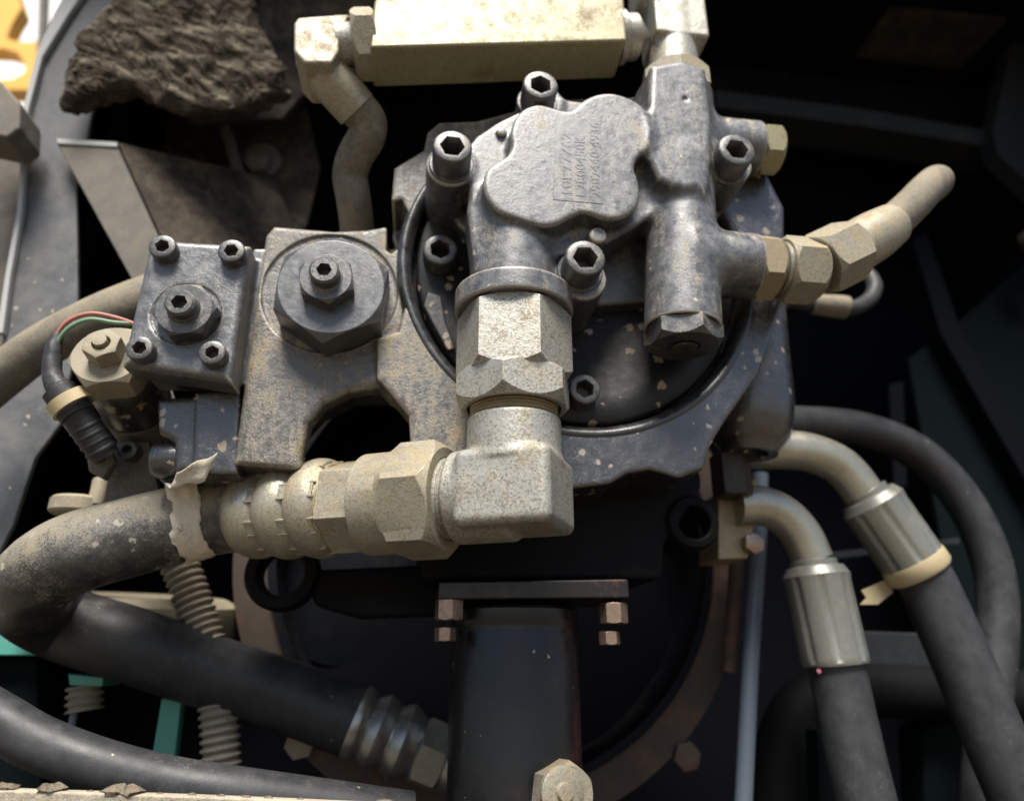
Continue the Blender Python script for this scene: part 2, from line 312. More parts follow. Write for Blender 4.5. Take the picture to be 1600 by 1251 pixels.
# ------------------------------------------------------------------ signed-distance castings -> mesh (surface nets)
class G:
    def __init__(s, lo, hi, h):
        s.lo = np.asarray(lo, float); s.h = h
        n = np.ceil((np.asarray(hi, float) - s.lo) / h).astype(int) + 1
        s.x, s.y, s.z = [(s.lo[i] + h * np.arange(n[i])).astype(np.float32) for i in range(3)]
        s.X, s.Y, s.Z = s.x[:, None, None], s.y[None, :, None], s.z[None, None, :]
    def poly2(s, pts):                       # pts (k,2) in x,z
        X, Z = s.x[:, None], s.z[None, :]
        d = np.full((len(s.x), len(s.z)), 1e9, np.float32); sg = np.ones_like(d)
        n = len(pts)
        for i in range(n):
            (ax, az), (bx, bz) = pts[i], pts[i - 1]
            ex, ez = bx - ax, bz - az; wx, wz = X - ax, Z - az
            tt = np.clip((wx * ex + wz * ez) / (ex * ex + ez * ez), 0, 1)
            d = np.minimum(d, (wx - ex * tt) ** 2 + (wz - ez * tt) ** 2)
            c1 = (Z >= az) & np.ones_like(X, bool); c2 = (Z < bz) & np.ones_like(X, bool); c3 = (ex * wz) > (ez * wx)
            sg = np.where((c1 & c2 & c3) | (~c1 & ~c2 & ~c3), -sg, sg)
        return sg * np.sqrt(d)
    def ext(s, px, D0, D1, r=2.0, smooth=0, Dp=None):
        pts = np.array([P(x, y, Dp or D0)[[0, 2]] for x, y in px])
        if smooth:
            c = catmull(np.vstack([pts, pts[:1]]), smooth)[:-1]; pts = c
        a = s.poly2(pts)[:, None, :] + r
        b = np.abs(s.Y - (D0 + D1) / 2) - (D1 - D0) / 2 + r
        return np.minimum(np.maximum(a, b), 0) + np.sqrt(np.maximum(a, 0) ** 2 + np.maximum(b, 0) ** 2) - r
    def cyl(s, p0, p1, r0, r1=None, rd=1.5):
        p0, p1 = np.asarray(p0, float), np.asarray(p1, float); L = np.linalg.norm(p1 - p0); a = (p1 - p0) / L
        r1 = r0 if r1 is None else r1
        wx, wy, wz = s.X - p0[0], s.Y - p0[1], s.Z - p0[2]
        h = wx * a[0] + wy * a[1] + wz * a[2]
        q = np.sqrt(np.maximum(wx * wx + wy * wy + wz * wz - h * h, 0))
        A = q - (r0 + (r1 - r0) * np.clip(h / L, 0, 1)) + rd; B = np.abs(h - L / 2) - L / 2 + rd
        return np.minimum(np.maximum(A, B), 0) + np.sqrt(np.maximum(A, 0) ** 2 + np.maximum(B, 0) ** 2) - rd
    def box(s, c, half, rd=2.0, rot=0.0):
        wx, wy, wz = s.X - c[0], s.Y - c[1], s.Z - c[2]
        if rot: wx, wy = wx * math.cos(rot) + wy * math.sin(rot), -wx * math.sin(rot) + wy * math.cos(rot)
        q = [np.abs(w) - half[i] + rd for i, w in enumerate((wx, wy, wz))]
        o = np.sqrt(sum(np.maximum(k, 0) ** 2 for k in q))
        return o + np.minimum(np.maximum(np.maximum(q[0], q[1]), q[2]), 0) - rd
    def mesh(s, f):
        f = np.broadcast_to(f, (len(s.x), len(s.y), len(s.z))).astype(np.float32)
        ins = f < 0
        n = np.array(f.shape) - 1
        cnt = np.zeros(n, np.int8)
        for i in (0, 1):
            for j in (0, 1):
                for k in (0, 1): cnt += ins[i:n[0] + i, j:n[1] + j, k:n[2] + k]
        act = (cnt > 0) & (cnt < 8); idx = np.argwhere(act); m = len(idx)
        vid = np.full(n, -1, np.int32); vid[act] = np.arange(m)
        acc = np.zeros((m, 3)); num = np.zeros(m)
        cor = [(i, j, k) for i in (0, 1) for j in (0, 1) for k in (0, 1)]
        for a in cor:
            for b in cor:
                if sum(abs(a[i] - b[i]) for i in range(3)) == 1 and a < b:
                    fa = f[idx[:, 0] + a[0], idx[:, 1] + a[1], idx[:, 2] + a[2]]; fb = f[idx[:, 0] + b[0], idx[:, 1] + b[1], idx[:, 2] + b[2]]
                    cr = (fa < 0) != (fb < 0)
                    tt = np.where(cr, fa / np.where(cr, fa - fb, 1), 0)
                    p = np.array(a) + tt[:, None] * (np.array(b) - np.array(a))
                    acc += np.where(cr[:, None], p, 0); num += cr
        V = s.lo + (idx + acc / num[:, None]) * s.h
        Q = []
        for ax in range(3):
            b, c = (ax + 1) % 3, (ax + 2) % 3
            sl0 = [slice(None)] * 3; sl1 = [slice(None)] * 3
            sl0[ax] = slice(0, -1); sl1[ax] = slice(1, None)
            ch = ins[tuple(sl0)] != ins[tuple(sl1)]
            e = np.argwhere(ch); e = e[(e[:, b] > 0) & (e[:, c] > 0) & (e[:, b] < n[b]) & (e[:, c] < n[c])]
            fl = ins[e[:, 0], e[:, 1], e[:, 2]]
            def cell(db, dc):
                q = e.copy(); q[:, b] -= db; q[:, c] -= dc; return vid[q[:, 0], q[:, 1], q[:, 2]]
            q = np.stack([cell(1, 1), cell(0, 1), cell(0, 0), cell(1, 0)], 1)
            q[~fl] = q[~fl][:, ::-1]; Q.append(q)
        Q = np.concatenate(Q); Q = Q[(Q >= 0).all(1)]
        return V, Q.tolist()
def smin(a, b, k):
    h = np.maximum(k - np.abs(a - b), 0) / k; return np.minimum(a, b) - h * h * k * 0.25
def smax(a, b, k): return -smin(-a, -b, k)
def union(k, *fs):
    r = fs[0]
    for f in fs[1:]: r = smin(r, f, k)
    return r
def cast(name, g, f, mat, parent=None): return mk(name, *g.mesh(f), mat, parent, sharp=None, recalc=False)
def bounds(pts, pad):
    a = np.array(pts); return a.min(0) - pad, a.max(0) + pad

# ------------------------------------------------------------------ fasteners
FRONT = (0, -1, 0)
def capscrew(parent, px, py, D, rpx, hh=1.33, mat='screw', washer=True, soc=0.57, phase=None):
    phase = rng.uniform(0, 1.05) if phase is None else phase
    """socket head screw: centre of the head's front face seen at px,py on depth D"""
    c = P(px, py, D); r = rpx * S(px, py, D); H = r * hh; o = c + np.array([0, H, 0])
    hx = hexr(r * soc * 1.06)
    rings = [(0, -0.12 * r), (r, -0.12 * r), (r, H - 0.13 * r), (r * 0.955, H - 0.04 * r), (r * 0.88, H), (hx * 1.07, H), (hx, H - 0.06 * r), (hx, H - 1.25 * r), (0, H - 1.3 * r)]
    s = mk("cap_screw", *loft(o, FRONT, rings, 48, phase), M[mat], parent, sharp=45)
    if washer:
        mk("washer", *loft(o + np.array([0, 3.2, 0]), FRONT, [(0, 0), (r * 1.16, 0), (r * 1.18, 0.8), (r * 1.18, 2.4), (r * 1.12, 3.1), (0, 3.1)], 48), M[mat], s)
    return s

# ================================================================== STRUCTURE
gp = boxv((-60000, -60000, -1560), (60000, 60000, -1500))
tag(mk("ground", *gp, M['soil'], smooth=False), kind='structure')
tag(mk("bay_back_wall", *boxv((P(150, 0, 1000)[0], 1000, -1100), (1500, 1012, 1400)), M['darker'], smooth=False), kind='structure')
tag(mk("bay_shade_ceiling", *boxv((-535, 425, 900), (1500, 998, 915)), M['darker'], smooth=False), kind='structure')  # front part added out of view to shade the bay behind
tag(mk("bounce_stop_floor", *boxv((-900, 250, -600), (900, 638, -585)), M['darker'], smooth=False), kind='structure')  # unseen floor added to cut light bouncing up from the ground
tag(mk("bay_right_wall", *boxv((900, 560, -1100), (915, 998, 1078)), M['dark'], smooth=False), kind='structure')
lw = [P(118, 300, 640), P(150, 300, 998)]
tag(mk("light_stop_wall", *slab([(lw[0][0], 640, -1100), (lw[1][0], 997, -1100), (lw[1][0], 997, 1078), (lw[0][0], 640, 1078)], -10), M['darker'], smooth=False), kind='structure')  # hidden wall added to stop light leaking in behind the side sheet
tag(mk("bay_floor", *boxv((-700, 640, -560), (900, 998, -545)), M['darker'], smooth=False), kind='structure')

# ================================================================== GEAR PUMP (front casting)
tg = thing("gear_pump", "lobed grey-black gear pump casting with raised part numbers and suction tube", "pump", P(900, 330, 480))
DB = 419
a = P(803, 488, 434); SX = a[0]; SD = 434.0
z_cb = P(795, 447, 393)[2]; z_ct = P(803, 413, 393)[2]
lobe = [(797,208),(802,189),(816,171),(839,162),(861,166),(880,171),(893,171),(906,160),(925,149),(950,144),(976,149),(1002,163),(1014,185),(1018,214),(1011,233),(997,246),(992,262),(997,278),(1000,300),(994,323),(976,338),(950,342),(915,332),(893,338),(874,348),(855,353),(835,350),(803,340),(778,329),(762,310),(755,288),(760,265),(775,253),(791,243),(799,227)]
lo, hi = bounds([P(650, 100, 400), P(1215, 70, 480), P(690, 500, 400), P(1200, 540, 400)], 4); lo[1] = 388; hi[1] = 486
g = G(lo, hi, 0.95)
def C(px, py, D): return P(px, py, D)
f_l = g.ext(lobe, 400, 440, 3.2, smooth=3)
plate = [(712,250),(745,212),(778,190),(815,172),(845,150),(1000,170),(1030,330),(930,390),(745,420),(730,330),(735,285)]
f_p = g.ext(plate, DB, 446, 3)
body = [(690,262),(722,235),(800,185),(850,155),(1000,150),(1105,230),(1125,330),(1100,420),(1020,470),(880,480),(760,450),(735,370),(705,340)]
f_b = g.ext(body, 460, 482, 3)
def post(px, py, rp, D0=DB, D1=482):
    c = P(px, py, D0); r = rp * S(px, py, D0); return g.cyl(c, (c[0], D1, c[2]), r, r * 1.02, 2)
posts = union(3, post(704, 258, 38), post(845, 158, 36), post(1141, 254, 36), post(910, 433, 39))
zt = P(803, 300, 405)[2]
f_t = g.cyl((SX, SD, z_cb + 3), (SX, SD, zt), 29.5, 29.5, 2)
f_c = g.cyl((SX, SD, z_cb), (SX, SD, z_ct), 41, 41, 2.2)
# manifold
b0 = P(1068, 488, 405); mx, mz0 = P(1066, 505, 431)[0], b0[2]
MD = 431.0
t0 = P(1064, 290, MD)
f_m = g.cyl((mx, MD, mz0), (t0[0], MD, t0[2] + 12), 27, 25, 1.5)
u0, u1 = P(1062, 300, 440), P(1050, 116, 436) + np.array([0, 0, -22.0])
f_u = g.cyl((u0[0], 438, u0[2]), (u1[0], 438, u1[2]), 30, 31, 6)
f_ub = g.ext([(1017,101),(1103,105),(1109,284),(1088,292),(1050,290),(1014,246)], 402, 450, 4.5, smooth=2)
p0 = P(1068, 415, MD); p1 = P(1176, 417, MD)
f_r = g.cyl((p0[0], MD, p1[2]), (p1[0], MD, p1[2]), 25, 24, 1.5)
q0 = P(1080, 232, 446); q1 = P(1182, 234, 446)
f_s = g.cyl((q0[0], 446, q1[2]), (q1[0], 446, q1[2]), 22.5, 22, 2.5)
f_sm = post(935, 366, 14, 408, 450)
riv = post(784, 204, 8, 415, 425)
fm = union(9, smin(f_m, f_u, 9), f_r, f_s)
fm = smin(fm, f_ub, 8)
fb = union(5, f_b, f_p, posts)
fb = smin(fb, f_t, 8)
fb = smin(fb, f_c, 3)
fb = smin(fb, f_l, 5)
fb = smin(fb, fm, 9)
fb = smin(fb, f_sm, 2); fb = smin(fb, riv, 1)
pit = P(1071, 153, 401); fb = smax(fb, -(np.sqrt((g.X - pit[0]) ** 2 + (g.Y - pit[1]) ** 2 + (g.Z - pit[2]) ** 2) - 2.6), 1)
bore = P(1068, 488, 405); fb = smax(fb, -g.cyl((mx, MD, mz0 - 5), (mx, MD, mz0 + 5), 25, 25, 0.5), 1)
cast("pump_casting", g, fb, M['casting'], tg)
for x, y, r in ((707, 228, 31), (845, 132, 28), (1152, 233, 30), (915, 402, 32)):
    capscrew(tg, x, y, 399, r)
mk("hex_plug", *hexnut((mx, MD, mz0 + 3), (0, 0, -1), 27.5, 16, hole=11, hd=1.4, phase=R(22), c1=1.1), M['screw'], tg, bevel=0.5)
mk("plug_socket", *loft((mx, MD, mz0 - 13.5), (0, 0, -1), [(9, 0), (9, 1.5), (hexr(4.6), 1.6), (hexr(4.4), -4), (0, -5)], 48), M['screw'], tg)
mk("side_plug", *hexnut((q1[0], 446, q1[2]), (1, 0, 0), 22, 17, phase=R(8), c1=1.2), M['yzinc'], tg, bevel=0.5)
# raised lettering
mk("number_pad", *merge(prism([(864,312),(943,319),(938,187),(869,182)], 399.7, 402)), M['plain'], tg, bevel=0.3)
for txt, xb, ys, ye, hp in (("10E77762", 894, 303, 208, 17), ("L2800450K", 916, 307, 212, 17), ("2902440-4936", 938, 309, 192, 16)):
    cu = bpy.data.curves.new("lettering", 'FONT'); cu.body = txt; cu.size = 1; cu.extrude = 0.05; cu.resolution_u = 2
    tmp = bpy.data.objects.new("tmp", cu); col.objects.link(tmp)
    bpy.context.view_layer.update()
    me = bpy.data.meshes.new_from_object(tmp.evaluated_get(bpy.context.evaluated_depsgraph_get()))
    bpy.data.objects.remove(tmp)
    v = np.array([q.co[:] for q in me.vertices]); fs = [list(p.vertices) for p in me.polygons]
    A, B = P(xb, ys, 399.7), P(xb - 2, ye, 399.7); hgt = hp * S(xb, 260, 400)
    v[:, 0] -= v[:, 0].min(); sx_ = (B[2] - A[2]) / v[:, 0].max(); sy_ = hgt / 0.7
    V = np.stack([A[0] - v[:, 1] * sy_ + (B[0] - A[0]) * v[:, 0] / v[:, 0].max(), np.where(v[:, 2] > 0, 399.45, 400.0), A[2] + v[:, 0] * sx_], 1)
    mk("lettering", V, fs, M['plain'], tg, smooth=False)

# ================================================================== HYDRAULIC PUMP (main housing)
th_ = thing("hydraulic_pump", "large black hydraulic pump housing with round ringed face and drum at its side", "pump", P(900, 740, 560))
ringpx = [(633,458),(639,509),(657,547),(682,582),(705,605),(892,685),(956,686),(1020,672),(1084,643),(1125,605),(1163,544),(1180,496)]
RD = 465
rp = np.array([P(x, y, RD) for x, y in ringpx])
Am = np.c_[2 * rp[:, 0], 2 * rp[:, 2], np.ones(len(rp))]; sol = np.linalg.lstsq(Am, rp[:, 0] ** 2 + rp[:, 2] ** 2, rcond=None)[0]
RC = np.array([sol[0], 0, sol[1]]); RR = math.sqrt(sol[2] + sol[0] ** 2 + sol[1] ** 2)
print("ring", RC, RR, proj((RC[0], RD, RC[2])))
lo, hi = bounds([P(350, 335, 462), P(1225, 330, 476), P(355, 790, 462), P(600, 170, 476)], 6); lo[1] = 454; hi[1] = 546
g = G(lo, hi, 1.25)
blk = [(362,722),(378,600),(394,480),(413,362),(426,347),(520,355),(572,353),(616,345),(660,400),(660,600),(600,640),(590,740)]
f = g.ext(blk, 470, 540, 4, Dp=466)
hs = [(611,330),(616,268),(662,240),(668,212),(686,197),(745,195),(800,180),(1000,120),(1150,190),(1222,330),(1222,470),(1180,590),(1130,660),(1106,700),(1096,735),(1058,750),(1012,737),(975,744),(950,759),(880,768),(720,775),(640,720),(634,655),(589,598),(589,531),(623,521),(636,470),(636,400)]
f2 = g.ext(hs, 463, 530, 3, Dp=468)
f = smin(f, f2, 3)
arch = [(466,800),(471,700),(482,658),(506,628),(545,608),(592,602),(612,624),(636,652),(640,800)]
f = smax(f, -g.ext(arch, 440, 560, 4, Dp=467), 7)
f = smax(f, -g.ext([(440,800),(440,690),(455,650),(490,612),(545,585),(610,585),(650,615),(668,660),(670,800)], 488, 560, 4, Dp=470), 5)
f = smax(f, -g.ext([(605,326),(629,324),(638,342),(636,380),(612,400),(604,395)], 440, 505, 3, Dp=474), 2)
hc = P(516, 456, 470); f = smax(f, -g.cyl((hc[0], 440, hc[2]), (hc[0], 472.2, hc[2]), 49), 1.0)
f = smax(f, -g.cyl((RC[0], 450, RC[2]), (RC[0], 500, RC[2]), RR - 6), 1.5)
hsg = cast("housing", g, f, M['cast'], th_)
hsg.data.materials.append(M['wet'])                    # oily side right of the elbow; the gear pump's shade also darkens its colour
nf_ = len(hsg.data.polygons); cen_ = np.zeros(nf_ * 3); hsg.data.polygons.foreach_get('center', cen_)
cen_ = cen_.reshape(-1, 3) / U + np.array((hsg.location + wloc(th_))[:]) / U
hsg.data.polygons.foreach_set('material_index', (cen_[:, 0] > SX + 6).astype(np.int32))
prof = [(RR - 11, 20), (RR - 11, 5), (RR - 8.5, 1), (RR - 5.5, -1.5), (RR - 2.5, -0.5), (RR, 3.5), (RR + .5, 20)]
mk("retaining_ring", *loft((RC[0], RD - 2, RC[2]), (0, 1, 0), prof, 160), M['ringblack'], th_, sharp=60)
prof = [(0, 8), (RR - 42, 8), (RR - 40, 6), (RR - 17, 6), (RR - 15, 8), (RR - 14.5, 26), (RR - 9, 26)]
mk("face_disc", *loft((RC[0], RD, RC[2]), (0, 1, 0), prof, 160), M['disc'], th_, sharp=60)
for x, y, r in ((688, 389, 27), (914, 607, 25)): capscrew(th_, x, y, 456, r)
# pockets' raised ribs on the disc
mk("rib", *prism([(662,478),(668,455),(690,462),(696,500),(712,545),(700,548),(676,505)], 466, 480), M['gloss'], th_, bevel=1.5)
# lower casing below the flange
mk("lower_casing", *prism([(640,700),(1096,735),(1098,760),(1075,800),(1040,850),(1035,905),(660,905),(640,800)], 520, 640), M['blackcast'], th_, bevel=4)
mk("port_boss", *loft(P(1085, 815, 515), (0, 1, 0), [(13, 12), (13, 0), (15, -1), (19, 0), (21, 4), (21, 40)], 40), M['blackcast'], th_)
# side drum
d0, d1 = P(1172, 700, 545), P(1168, 440, 545)
rD = 38
dr = [(0, 2), (15, 2), (15, -5), (22, -6), (24, -1), (27, 3), (33, 10), (36, 24), (38, 40), (36, 90), (34, 190), (0, 190)]
dm = loft((d0[0], 545, d0[2]), np.array([d1[0] - d0[0] - 4, 0, d1[2] - d0[2]]), dr, 64)
mk("side_drum", *dm, M['wet'], th_, sharp=50)
mk("hex_bolt", *hexnut(P(1139, 712, 560) , (0, 0, -1), 17, 36, phase=R(15)), M['darkbolt'], th_, bevel=0.6)
# regulator block below the cover and its knob
lo, hi = bounds([P(230, 590, 476), P(385, 760, 476), P(385, 590, 476)], 5); lo[1] = 470; hi[1] = 545
g2 = G(lo, hi, 1.2)
f = g2.ext([(243,622),(300,616),(376,596),(372,740),(272,738),(270,690),(246,676)], 478, 540, 5)
f = smin(f, g2.ext([(304,612),(376,604),(372,742),(300,742)], 474, 530, 3), 2)
cast("regulator_body", g2, f, M['wet'], th_)
kb = P(256, 718, 495)
mk("end_cap", *loft(kb + np.array([12, 0, 0]), (-1, 0, 0), [(12, 0), (13, 4), (13, 14), (11, 18), (0, 19)], 32), M['wet'], th_)
# lifting eye below
ec = P(443, 897, 600); es = S(443, 912, 600)
tor = []
ths = np.linspace(0, 2 * math.pi, 49)[:-1]
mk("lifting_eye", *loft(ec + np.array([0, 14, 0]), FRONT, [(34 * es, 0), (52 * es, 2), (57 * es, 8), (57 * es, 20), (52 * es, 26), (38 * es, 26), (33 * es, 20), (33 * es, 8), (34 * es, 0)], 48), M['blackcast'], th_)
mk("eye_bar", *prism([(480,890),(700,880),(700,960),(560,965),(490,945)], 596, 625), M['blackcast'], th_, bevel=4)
# big adjusting plug on the block
ta = thing("adjusting_plug", "large flat black hex plug with small lock nut on the pump's left block", "plug", P(517, 462, 462))
c = P(515, 445, 441)
mk("hex_plate", *hexnut((c[0] + 1, 474, c[2]), FRONT, 42, 32, phase=R(-34), c0=0, c1=0.75, ref=(1, 0, 0)), M['hexblack'], ta, bevel=0.7)
c2 = P(509, 432, 430)
mk("lock_nut", *hexnut((c2[0], 442, c2[2]), FRONT, 20, 12, phase=R(-20), c1=0.8), M['screw'], ta, bevel=0.4)
mk("stud", *loft((c2[0], 431, c2[2]), FRONT, [(11.5, 0), (11.5, 1), (10, 1.5), (10, 9), (8.5, 10.5), (hexr(5.2), 10.5), (hexr(5.2), 2), (0, 2)], 48), M['screw'], ta)

# ================================================================== VALVE COVER (left)
tv = thing("valve_cover", "black cast rectangular cover plate with four socket screws and central stud", "cover", P(290, 480, 478))
lo, hi = bounds([P(180, 360, 445), P(400, 360, 445), P(180, 625, 445), P(415, 620, 470)], 6); lo[1] = 440; hi[1] = 500
g2 = G(lo, hi, 1.0)
cov = [(234,371),(391,381),(361,597),(188,570)]
f = g2.ext(cov, 446, 474, 5.5)
ctr = np.mean([P(x, y, 446) for x, y in cov], 0)
f = smin(f, g2.ext([(250,385),(384,392),(362,596),(230,590)], 472, 498, 3), 4)
f = smin(f, g2.ext([(396,388),(416,388),(384,600),(352,600)], 470, 498, 2, Dp=470), 3)
nc = P(291, 490, 446); f = smax(f, -g2.cyl((nc[0], 440, nc[2]), (nc[0], 447.2, nc[2]), 22.5, rd=.3), 0.5)
cast("cover_plate", g2, f, M['cover'], tv)
for x, y in ((253, 384), (361, 391), (217, 543), (331, 550)): capscrew(tv, x, y, 437, 20.5, hh=1.0, washer=False, soc=0.5)
n2 = P(287, 482, 434)
mk("lock_nut", *hexnut((n2[0], 447, n2[2]), FRONT, 20.5, 13, phase=R(10), c1=0.9), M['screw'], tv, bevel=0.4)
n3 = P(282, 470, 425)
mk("stud", *loft((n2[0], 434, n2[2]), FRONT, [(10.5, 0), (10, 1.5), (9.5, 2), (9.5, 8), (8, 9.5), (hexr(5.2), 9.5), (hexr(5.2), 1), (0, 1)], 48), M['screw'], tv)

# ================================================================== ELBOW FITTING below the suction tube
te = thing("elbow_fitting", "speckled silver pipe elbow with hex adapter and lock nut under the suction tube", "pipe fitting", (SX, SD, z_cb - 120))
z_h1 = P(838, 566, 400)[2]
mk("hex_adapter", *hexnut((SX, SD, z_cb + 1), (0, 0, -1), 39.5, z_cb + 1 - z_h1, phase=R(12), ref=(1, 0, 0), c1=1.0, N=96), M['zinc'], te, bevel=0.6)
z_n0 = z_h1 + 4; z_n1 = P(775, 603, 398)[2] - 3
mk("lock_nut", *hexnut((SX, SD, z_n0), (0, 0, -1), 40, z_n0 - z_n1, hole=31, hd=4, phase=R(47), ref=(1, 0, 0), c0=0.9, c1=1.15, N=96), M['zinc'], te, bevel=0.6)
zz = np.linspace(0, 16, 33)
mk("thread", *loft((SX, SD, z_n1 + 6), (0, 0, -1), [(28 + 0.9 * math.sin(z * 2.4), z) for z in zz], 48), M['brass'], te)
ez0 = P(800, 634, 404)[2] ; ez1 = P(800, 815, 402)[2]
EYAW = R(26)
ec_ = np.array([SX + 1, SD + 1, (ez1 + P(800, 690, 402)[2]) / 2])
AX = np.array([-math.cos(EYAW), math.sin(EYAW), 0.0])
lo, hi = bounds([ec_ + np.array([-62, -45, 0]), ec_ + np.array([45, 62, 0])], 2); lo[2] = ez1 - 8; hi[2] = ez0 + 8
g2 = G(lo, hi, 0.9)
hz = (P(800, 690, 402)[2] - ez1) / 2
f = g2.box(ec_, (31, 31, hz), 6, -EYAW)
f = smin(f, g2.cyl((SX, SD, ez0), (SX, SD, ec_[2] + hz - 7), 30.6, 30.6, 1.5), 3)
f = smin(f, g2.cyl(ec_, ec_ + AX * 40, 30, 30, 2), 3)
cast("elbow_block", g2, f, M['zinc'], te)

# ================================================================== BIG HOSE
thz = thing("suction_hose", "thick muddy black hydraulic hose with crimped silver end looping at the left", "hose", P(200, 900, 540))
def sat(px):
    s = np.linspace(0, 400, 4001); q = np.array([proj(ec_ + AX * k)[0] for k in s]); return float(np.interp(-px, -q, s))
print("elbow axis", [tuple(np.round(proj(ec_ + AX * k))) for k in (0, 40, 100, 200, 300)])
s_n0, s_n1, s_c, s_h, s_b3, s_b2, s_b1 = 46, sat(622), sat(580), sat(528), sat(480), sat(432), sat(384)
dn = (0, 0, 1)
zz = np.linspace(30, s_n0 + 4, 40)
mk("thread", *loft(ec_, AX, [(26 + 0.7 * math.sin(z * 2.2), z) for z in zz], 48), M['zinc'], thz)
h = hexr(39.5, 96); rc = 39.5 * .866 * .98
v1 = loft(ec_, AX, [(27, s_n0 + 5), (27, s_n0), (rc, s_n0), (h, s_n0 + (h - rc) * 1.0), (np.minimum(h, 40), s_n1 - 3 - (h - 34) * 0.7), (34, s_n1), (34, s_c), (32, s_c), (26, s_c)], 96, R(40), dn)
mk("swivel_nut", *v1, M['zincdust'], thz, bevel=0.5)
h = hexr(32.5, 96)
mk("hex_insert", *loft(ec_, AX, [(20, s_c - 1), (31, s_c - 1), (h, s_c + 2), (h, s_h - 1), (30, s_h), (20, s_h)], 96, R(5), dn), M['zincdust'], thz, bevel=0.5)
rb = []
for (sa, sb, rr) in ((s_h - 1, s_b3, 34.5), (s_b3, s_b2, 34), (s_b2, s_b1, 32.5)):
    for u in np.linspace(0.0, 1.0, 15): rb.append((rr - 6.5 + 6.5 * math.sin(math.pi * (0.02 + 0.96 * u)) ** 0.6, sa + (sb - sa) * u))
rb = [(22, s_h - 1)] + rb + [(rb[-1][0] - 1, s_b1 + 1.5), (27, s_b1 + 1.5)]
mk("crimp_collar", *loft(ec_, AX, rb, 96), M['crimp'], thz)
bars = []
a_, e1_, e2_ = frame(AX, dn)
for sm, rr in ((s_h + 4, 30.5), (s_b3, 29.6), (s_b2, 28.7)):
    for k in range(8):
        t0_ = k * math.pi / 4 + 0.2
        for dt in (-0.16, 0.16):
            rad = math.cos(t0_ + dt) * e1_ + math.sin(t0_ + dt) * e2_; tan_ = np.cross(a_, rad)
            o = ec_ + a_ * sm + rad * rr
            v, fc = boxv((-1, -1, -1), (1, 1, 1)); v = o + v[:, :1] * a_ * 4.4 + v[:, 1:2] * tan_ * 0.8 + v[:, 2:] * rad * 2.2
            bars.append((v, fc))
        rad = math.cos(t0_) * e1_ + math.sin(t0_) * e2_; tan_ = np.cross(a_, rad)
        v, fc = boxv((-1, -1, -1), (1, 1, 1)); v = ec_ + a_ * sm + rad * (rr + .2) + v[:, :1] * a_ * 3.4 + v[:, 1:2] * tan_ * 4.6 + v[:, 2:] * rad * 1.4
        bars.append((v, fc))
mk("crimp_marks", *merge(*bars), M['crimp'], thz, bevel=0.4)
h0 = ec_ + AX * (s_b1 - 4)
HR = 28.0
hp = [h0, ec_ + AX * (s_b1 + 25), P(205, 838, h0[1] + 6), P(112, 866, h0[1] + 2), P(56, 905, h0[1] + 26), P(50, 940, h0[1] + 70), P(105, 975, h0[1] + 105), P(200, 1005, 620), P(320, 1046, 640), P(440, 1084, 655), P(560, 1130, 660)]
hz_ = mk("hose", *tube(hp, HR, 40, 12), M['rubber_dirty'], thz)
hz_.data.materials.append(M['rubber'])                 # rear run painted darker for the shade behind the loop
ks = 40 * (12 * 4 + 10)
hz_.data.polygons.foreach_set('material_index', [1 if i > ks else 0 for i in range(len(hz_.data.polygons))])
# far end fitting
f0, f1 = np.array(hp[-1]), P(705, 1190, 660); fa = nrm(f1 - f0); L = np.linalg.norm(f1 - f0); kf = 1.0
pr = [(20, -4), (30, -4), (31, 0), (29, 5)]
for k in range(2): pr += [(25, 8 + k * 22), (29, 13 + k * 22), (31, 18 + k * 22), (29, 24 + k * 22), (25, 29 + k * 22)]
pr += [(24, 54), (20, 54)]
mk("end_collar", *loft(f0, fa, pr, 48), M['chrome'], thz)
mk("end_nut", *hexnut(f0 + fa * 54, fa, 28, 24, phase=0.3), M['sleeve'], thz, bevel=.5)
mk("end_ring", *loft(f0 + fa * 78, fa, [(0, 0), (23, 0), (25, 4), (25, 14), (22, 18), (0, 40)], 40), M['chrome'], thz)
# paper tape round the hose
s0_, s1_ = sat(322), sat(262)
tv_, tf_ = [], []
nA, nS = 30, 8
cc = catmull(np.array(hp), 24)
def on_hose(px):
    px = px + 4
    q = np.array([proj(c)[0] for c in cc[:140]]); i = int(np.argmin(np.abs(q - px))); return cc[i], nrm(cc[i + 1] - cc[i])
for i in range(nS + 1):
    for j in range(nA + 1):
        u = i / nS; an = R(-96 + 146 * j / nA + (3 * math.sin(i * 1.7)))
        c0_, t_ = on_hose(322 - 50 * u + 4 * math.sin(j * .35))
        _, e1, e2 = frame(t_, (0, 0, 1))
        rad = e1 * math.sin(an) + np.cross(e1, t_) * math.cos(an) * (1 if np.cross(e1, t_)[1] < 0 else -1)
        lift = 1.0 + 0.35 * math.sin(i * 2.1 + j * .8) + (max(0, j - 24) * 1.4)
        tv_.append(c0_ + rad * (HR + lift))
for i in range(nS):
    for j in range(nA):
        if (j < 1 and i in (0, 4)) or (j < 2 and i == 0): continue
        k = i * (nA + 1) + j; tf_.append([k, k + 1, k + nA + 2, k + nA + 1])
